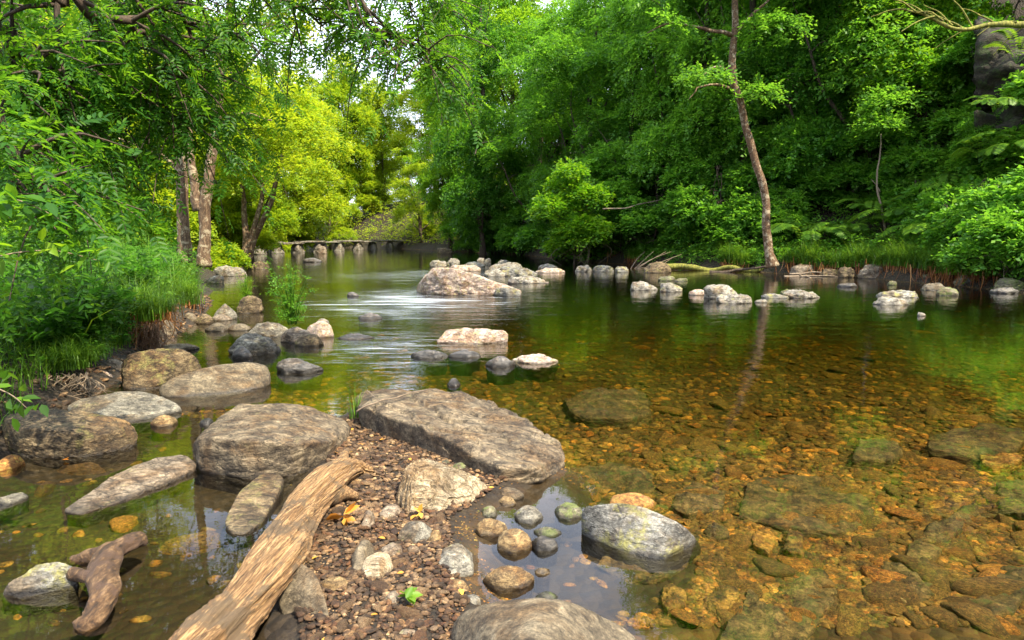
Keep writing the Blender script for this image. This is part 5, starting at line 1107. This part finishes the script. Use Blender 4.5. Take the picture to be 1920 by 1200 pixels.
for k, (px, py, Y) in enumerate([(1860, 345, 23), (1820, 420, 22.5), (1740, 430, 23.5), (1690, 440, 24.2), (1590, 445, 26), (1510, 470, 26), (1560, 452, 26.2), (1880, 420, 21.5), (1900, 380, 22), (1780, 400, 23.5), (1625, 425, 26.5), (1700, 400, 25.5), (1850, 460, 21), (1760, 455, 22.8)]):
    q = bank_at(px, .8 + (480 - py) * .045); e = empty('fern', tuple(q + (0, 0, .25)))
    e.scale = (1.7,) * 3; e.rotation_euler = (0.15, 0, k * 1.3); link('stems', FE[k % 2][0], e); link('fronds', FE[k % 2][1], e)
    tag(e, 'bright green fern arching out of the right bank slope', 'fern', 'ferns of the right bank')

# ------------------------------------------------------------------ dead wood
def log_mesh(wp, mat, name, label, seg=40, n=90, flat=.75, grain=.14, seed=0, parts=()):
    q0 = np.array([P(a, b, z) for a, b, z, _ in wp]); q = spline(q0, n); rd = np.interp(np.linspace(0, 1, n), np.linspace(0, 1, len(wp)), [w[3] for w in wp]); b = q[0]
    t = norm(np.gradient(q, axis=0)); s = norm(np.cross(t, (0, 0, 1.))); u = np.cross(s, t)
    a = np.arange(seg) * 2 * PI / seg; tw = np.linspace(0, 1.6, n)
    ang = a[None] + tw[:, None]
    nz = fbm(np.stack([np.cos(ang) * 3.2, np.sin(ang) * 3.2, np.broadcast_to(np.linspace(0, 5, n)[:, None], ang.shape)], -1).reshape(-1, 3), 4, seed).reshape(n, seg)
    nb = vn(np.stack([np.cos(a)[None] * 1.2 + 0 * ang, np.sin(a)[None] * 1.2 + 0 * ang, np.broadcast_to(np.linspace(0, 7, n)[:, None], ang.shape)], -1).reshape(-1, 3), seed + 4).reshape(n, seg)
    cr = -np.abs(fbm(np.stack([np.cos(ang) * 6, np.sin(ang) * 6, np.broadcast_to(np.linspace(0, 4, n)[:, None], ang.shape)], -1).reshape(-1, 3), 2, seed + 8)).reshape(n, seg)
    R = rd[:, None] * (1 + grain * nz + .22 * nb + .14 * cr)
    V = q[:, None] + R[..., None] * (np.cos(a)[None, :, None] * s[:, None] + flat * np.sin(a)[None, :, None] * u[:, None])
    acc = Acc(); i = np.arange(n - 1)[:, None] * seg + np.arange(seg)[None]; j = np.arange(n - 1)[:, None] * seg + (np.arange(seg)[None] + 1) % seg
    V = np.concatenate([V.reshape(-1, 3), q[:1], q[-1:] + t[-1:] * rd[-1] * .3]); k = np.arange(seg); k2 = (k + 1) % seg
    acc.add(V - b, [np.stack([i, j, j + seg, i + seg], -1).reshape(-1, 4), np.concatenate([np.stack([k2, k, np.full(seg, n * seg)], -1), np.stack([(n - 1) * seg + k, (n - 1) * seg + k2, np.full(seg, n * seg + 1)], -1)])])
    for w in parts:
        qq = spline([P(x, y, z) for x, y, z, _ in w], 14); rr = np.interp(np.linspace(0, 1, 14), np.linspace(0, 1, len(w)), [c[3] for c in w])
        acc.add(*(lambda X: (X[0] - b, X[1]))(tube(qq, rr, 16, .25, seed + 2)))
    V, F = acc.get(); o = mk(name, V, F, M[mat]); o.location = tuple(b); tag(o, label, 'log'); return o
log_mesh([(350, 1270, .1, .15), (405, 1195, .12, .135), (455, 1135, .13, .12), (515, 1058, .15, .105), (545, 1000, .16, .1), (580, 948, .15, .105), (620, 902, .14, .1), (662, 880, .11, .075), (695, 882, .08, .04)],
         'drift', 'driftwood_log', 'big bleached driftwood log lying across the foreground', seed=5, n=200, seg=110, grain=.21,
         parts=[[(610, 930, .13, .06), (640, 925, .11, .045), (672, 930, .1, .022)], [(640, 880, .13, .05), (645, 855, .13, .028), (652, 842, .12, .012)]])
log_mesh([(262, 1010, .03, .05), (235, 1022, .05, .06), (205, 1040, .06, .062), (190, 1080, .06, .058), (195, 1120, .05, .056), (175, 1155, .02, .05), (148, 1180, -.01, .05)],
         'wetlog', 'short_log', 'short bent wet log in the dark pool at lower left', seed=7, n=60, seg=28, grain=.1, parts=[[(190, 1085, .06, .035), (160, 1080, .06, .03), (137, 1076, .05, .027)], [(205, 1035, .04, .045), (170, 1045, .01, .04), (140, 1055, -.03, .03)]])
def stick(wp, label, rad, name='stick', mat='twig', px=True, Y=None):
    q = np.array([PY(*a) for a in wp]) if len(wp[0]) == 3 and Y is None else np.array([P(*a) for a in wp]); n = 5 * len(q); b = q[0]
    V, F = tube(wobble(spline(q, n), rad * 1.2, int(wp[0][0])) - b, np.linspace(rad, rad * .5, n), 8, .2, 3); o = mk(name, V, F, M[mat]); o.location = tuple(b); tag(o, label, 'stick' if name == 'stick' else 'log'); return o
stick([(668, 772, .24), (700, 755, .3), (740, 745, .3), (800, 730, .27)], 'thin twig lying on top of the large tilted slab', .006, Y=1)
stick([(688, 732, .29), (700, 742, .3), (712, 752, .3)], 'tiny forked twig on the upper end of the tilted slab', .004, Y=1)
stick([(862, 880, .06), (895, 893, .05), (930, 902, .03)], 'thin green stick between ribbed rock and tilted slab', .007, Y=1)
stick([(1245, 500, 28.5), (1300, 503, 28), (1360, 505, 27.5), (1410, 505, 27), (1462, 499, 26.6)], 'long mossy fallen log at the waterline by the birch', .13, 'fallen_log', 'moss_bark')
stick([(1330, 510, 27), (1390, 508, 26.6), (1450, 500, 26.2)], 'second thinner fallen log in front of the mossy one', .07, 'fallen_log', 'bark')
for wp, l in [([(1480, 514, 24.5), (1530, 512, 24.3), (1590, 516, 23.8)], 'long bare stick along the waterline right of the birch'), ([(1470, 518, 24.3), (1510, 516, 24.2), (1570, 520, 23.8)], 'lower bare stick along the waterline right of the birch'),
              ([(1500, 516, 24), (1515, 520, 23.6), (1527, 532, 23)], 'short stick poking down into the water'), ([(1130, 392, 32), (1180, 388, 32), (1240, 375, 32.5)], 'bare pale branch sticking out of the right bank trees'),
              ([(890, 290, 44), (900, 270, 44), (925, 265, 44.5)], 'bare bent branch among the dark far trees')]:
    stick(wp, l, .035)
GP = 'sticks of the heap washed against the bank'
for k in range(14):
    r = np.random.default_rng(k + 400); x = 1175 + 60 * r.random(); a = PY(x, 509, 29.5); b_ = PY(x + 25 + 60 * r.random(), 505 - 34 * r.random(), 29.5 + r.random())
    q = spline([a, (a + b_) / 2 + (0, 0, .1 * r.random()), b_], 8); V, F = tube(q - a, np.linspace(.02, .008, 8), 5); o = mk('stick', V, F, M['twig']); o.location = tuple(a)
    tag(o, 'bare stick in the heap washed against the right bank', 'stick', GP)
brock((1205, 490, 1258, 512), 'brown', 'earthy mound that holds the heap of sticks', name='mound', cat='mound', p=6)

# cliff and mossy bough at the right
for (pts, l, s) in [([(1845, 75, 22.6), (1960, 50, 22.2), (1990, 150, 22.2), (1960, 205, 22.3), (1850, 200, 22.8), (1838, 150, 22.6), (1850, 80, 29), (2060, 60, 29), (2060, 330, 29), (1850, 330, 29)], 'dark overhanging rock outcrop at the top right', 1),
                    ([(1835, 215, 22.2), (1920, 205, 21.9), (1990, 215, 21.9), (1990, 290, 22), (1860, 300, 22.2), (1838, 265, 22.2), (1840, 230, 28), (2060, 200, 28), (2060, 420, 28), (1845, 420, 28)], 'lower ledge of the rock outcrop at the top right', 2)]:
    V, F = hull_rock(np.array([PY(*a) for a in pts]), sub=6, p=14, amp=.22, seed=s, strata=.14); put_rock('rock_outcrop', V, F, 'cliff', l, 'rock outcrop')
for k, (px, py, Y) in enumerate([(1868, 215, 22.0), (1905, 120, 22.2), (1850, 300, 22.0), (1900, 300, 21.8)]):
    e = empty('fern', tuple(PY(px, py, Y))); e.scale = (1.2,) * 3; e.rotation_euler = (.3, 0, k * 1.7); link('stems', FE[k % 2][0], e); link('fronds', FE[k % 2][1], e)
    tag(e, 'fern growing on a ledge of the dark rock outcrop', 'fern', 'ferns of the rock outcrop')
for k, (px, py, Y, sc, l) in enumerate([(1850, 90, 24.5, .9, 'leafy bush hanging over the left side of the rock outcrop'), (1915, 255, 22.4, .55, 'leafy bush between the two ledges of the rock outcrop'), (1835, 235, 23, .6, 'leafy bush at the left foot of the rock outcrop')]):
    q = PY(px, py, Y); place_tree(SC, q[0], q[1], l, 'l_cool', k, sc, None, 'bush', 'bush', z=q[2] - .8)
acc = Acc(); r = np.random.default_rng(91)
main = spline([PY(*a) for a in [(2000, 60, 22), (1920, 42, 22), (1860, 45, 22), (1800, 52, 22), (1750, 30, 22), (1700, 18, 22)]], 30); b = main[0]
acc.add(*tube(wobble(main, .08, 2) - b, np.linspace(.12, .03, 30), 8, .3, 3))
for i in range(5, 30, 2):
    d = np.array([-.7 - .4 * r.random(), r.normal() * .3, r.normal() * .6]); acc.add(*tube(wobble(spline([main[i], main[i] + d * .5 + (0, 0, .1), main[i] + d * 1.1], 8), .05, i) - b, np.linspace(.035, .01, 8), 5, cap=False))
o = mk('mossy_bough', *acc.get(), M['moss_bark']); o.location = tuple(b); tag(o, 'yellow mossy bare bough reaching in at the top right corner', 'branch')

# ------------------------------------------------------------------ clapper bridge
def bridge():
    e0 = PY(478, 470, 50); e = empty('stone_bridge', tuple(e0)); tag(e, 'low stone slab footbridge crossing the river far upstream', 'bridge')
    xs = [(488, 50), (521, 52), (560, 54.5), (600, 57), (638, 59.5), (672, 62), (700, 65), (732, 68), (765, 70)]
    zt = .78; pr = None
    for i, (px, Y) in enumerate(xs):
        c = np.array([(px - 960) / FPX * Y, Y, 0]); r = np.random.default_rng(i)
        pts = [(c[0] + sx * (.4 if z < 0 else .22) * (1 + .2 * r.random()), c[1] + sy * .8, z + .06 * r.random()) for sx in (-1, 1) for sy in (-1, 1) for z in (-.5, .3, zt - .12)]
        V, F = hull_rock(np.array(pts), sub=4, p=10, amp=.12, seed=i); V = V - e0
        link('pier', meshdata('pier', V, F, M['pale']), e)
        if pr is not None:
            a, b2 = pr, c; d = norm(b2 - a); n_ = np.array([-d[1], d[0], 0]); pts = []
            for t in (-.12, 1.12):
                for sn in (-.5, .5):
                    for z in (zt - .06, zt + .05): pts.append(a + (b2 - a) * t + n_ * sn + np.array([0, 0, z + .03 * r.normal() + (.07 if i % 2 else 0)]))
            V, F = hull_rock(np.array(pts), sub=4, p=24, amp=.02, seed=i); link('deck_slab', meshdata('deck_slab', V - e0, F, M['pale']), e)
        pr = c
bridge()

# ------------------------------------------------------------------ small things of the bar
def small_leaf(p, s, mat, label, name='fallen_leaf', cat='leaf', n=1, group=None, curl=.3):
    r = np.random.default_rng(int(abs(p[0]) * 1000) + int(s * 1e4)); pos = np.zeros((n, 3)) + r.normal(size=(n, 3)) * .008 * (n > 1); pos[:, 2] = abs(pos[:, 2])
    V, F = leaves(pos, r.normal(size=(n, 3)) * (1, 1, .15 + curl * (n > 1)), np.tile([0, 0, 1.], (n, 1)) + r.normal(size=(n, 3)) * curl, s, s * .55, 6); o = mk(name, V, F, M[mat], smooth=False); o.location = tuple(p); tag(o, label, cat, group)
small_leaf(P(648, 968, .09), .09, 'autumn', 'curled orange dead leaf beside the driftwood', n=7, curl=.8)
small_leaf(P(785, 965, .07), .05, 'autumn', 'curled rusty leaf at the foot of the ribbed rock', n=5, curl=.7)
small_leaf(P(765, 1120, .11), .055, 'grass', 'fresh green sprig dropped on the pointed tan stone', n=11, name='green_sprig', cat='sprig')
small_leaf(P(130, 862, .01), .04, 'autumn', 'red leaf floating in front of the dark left boulder', n=2)
q = bar_points(46, 12)
for p in q: small_leaf((p[0], p[1], p[2] + .015), .03 + .02 * random.random(), 'autumn', 'small dead leaf among many on the gravel bar', group='dead leaves on the gravel')
r = np.random.default_rng(8); p = P(672, 792, .03); V, F = blades(r.normal(size=(22, 3)) * (.03, .03, 0), .3, .45, .004, r, 4); o = mk('grass_sprout', V, F, M['grass'], smooth=False); o.location = tuple(p); tag(o, 'few grass blades behind the left end of the tilted slab', 'grass')

# ------------------------------------------------------------------ light
SAZ, SEL = math.radians(132), math.radians(54)     # azimuth to the right of the view, height
w = bpy.data.worlds.new('World'); scn.world = w; w.use_nodes = True; nt = w.node_tree; nt.nodes.clear(); L = nt.links.new
sky = N(nt, 'ShaderNodeTexSky', sky_type='NISHITA'); sky.sun_disc = False; sky.sun_elevation = SEL; sky.sun_rotation = SAZ; sky.air_density = 1.0; sky.dust_density = 1.5
tc = N(nt, 'ShaderNodeTexCoord'); cn = noise(nt, mapping(nt, tc.outputs['Generated'], (1, 1, 2.2)), 2.2, 7, .6, .4)
cm = ramp(nt, [(.3, g(0)), (.54, g(1))]); L(cn, cm.inputs[0])
c = mixc(nt, sky.outputs[0], (10.0, 10.9, 13.2), math_(nt, 'MULTIPLY', cm.outputs[0], .8))
bg = N(nt, 'ShaderNodeBackground'); bg.inputs['Strength'].default_value = .115; L(c, bg.inputs[0]); o = N(nt, 'ShaderNodeOutputWorld'); L(bg.outputs[0], o.inputs[0])
sd = bpy.data.lights.new('sun', 'SUN'); sd.energy = 4.9; sd.angle = math.radians(.6); sd.color = (1, .88, .68); so = bpy.data.objects.new('sun', sd); COL.objects.link(so)
dv = Vector((math.sin(SAZ) * math.cos(SEL), math.cos(SAZ) * math.cos(SEL), math.sin(SEL))); so.rotation_euler = dv.to_track_quat('Z', 'Y').to_euler(); so.location = (0, 0, 40)
scn.view_settings.view_transform = 'Standard'; scn.view_settings.look = 'None'; scn.view_settings.exposure = 1.25; scn.view_settings.gamma = 1
cy = scn.cycles; cy.max_bounces = 7; cy.diffuse_bounces = 3; cy.glossy_bounces = 3; cy.transmission_bounces = 4; cy.transparent_max_bounces = 8; cy.volume_bounces = 0
cy.use_denoising = True; cy.caustics_reflective = False; cy.caustics_refractive = False; cy.sample_clamp_indirect = 4
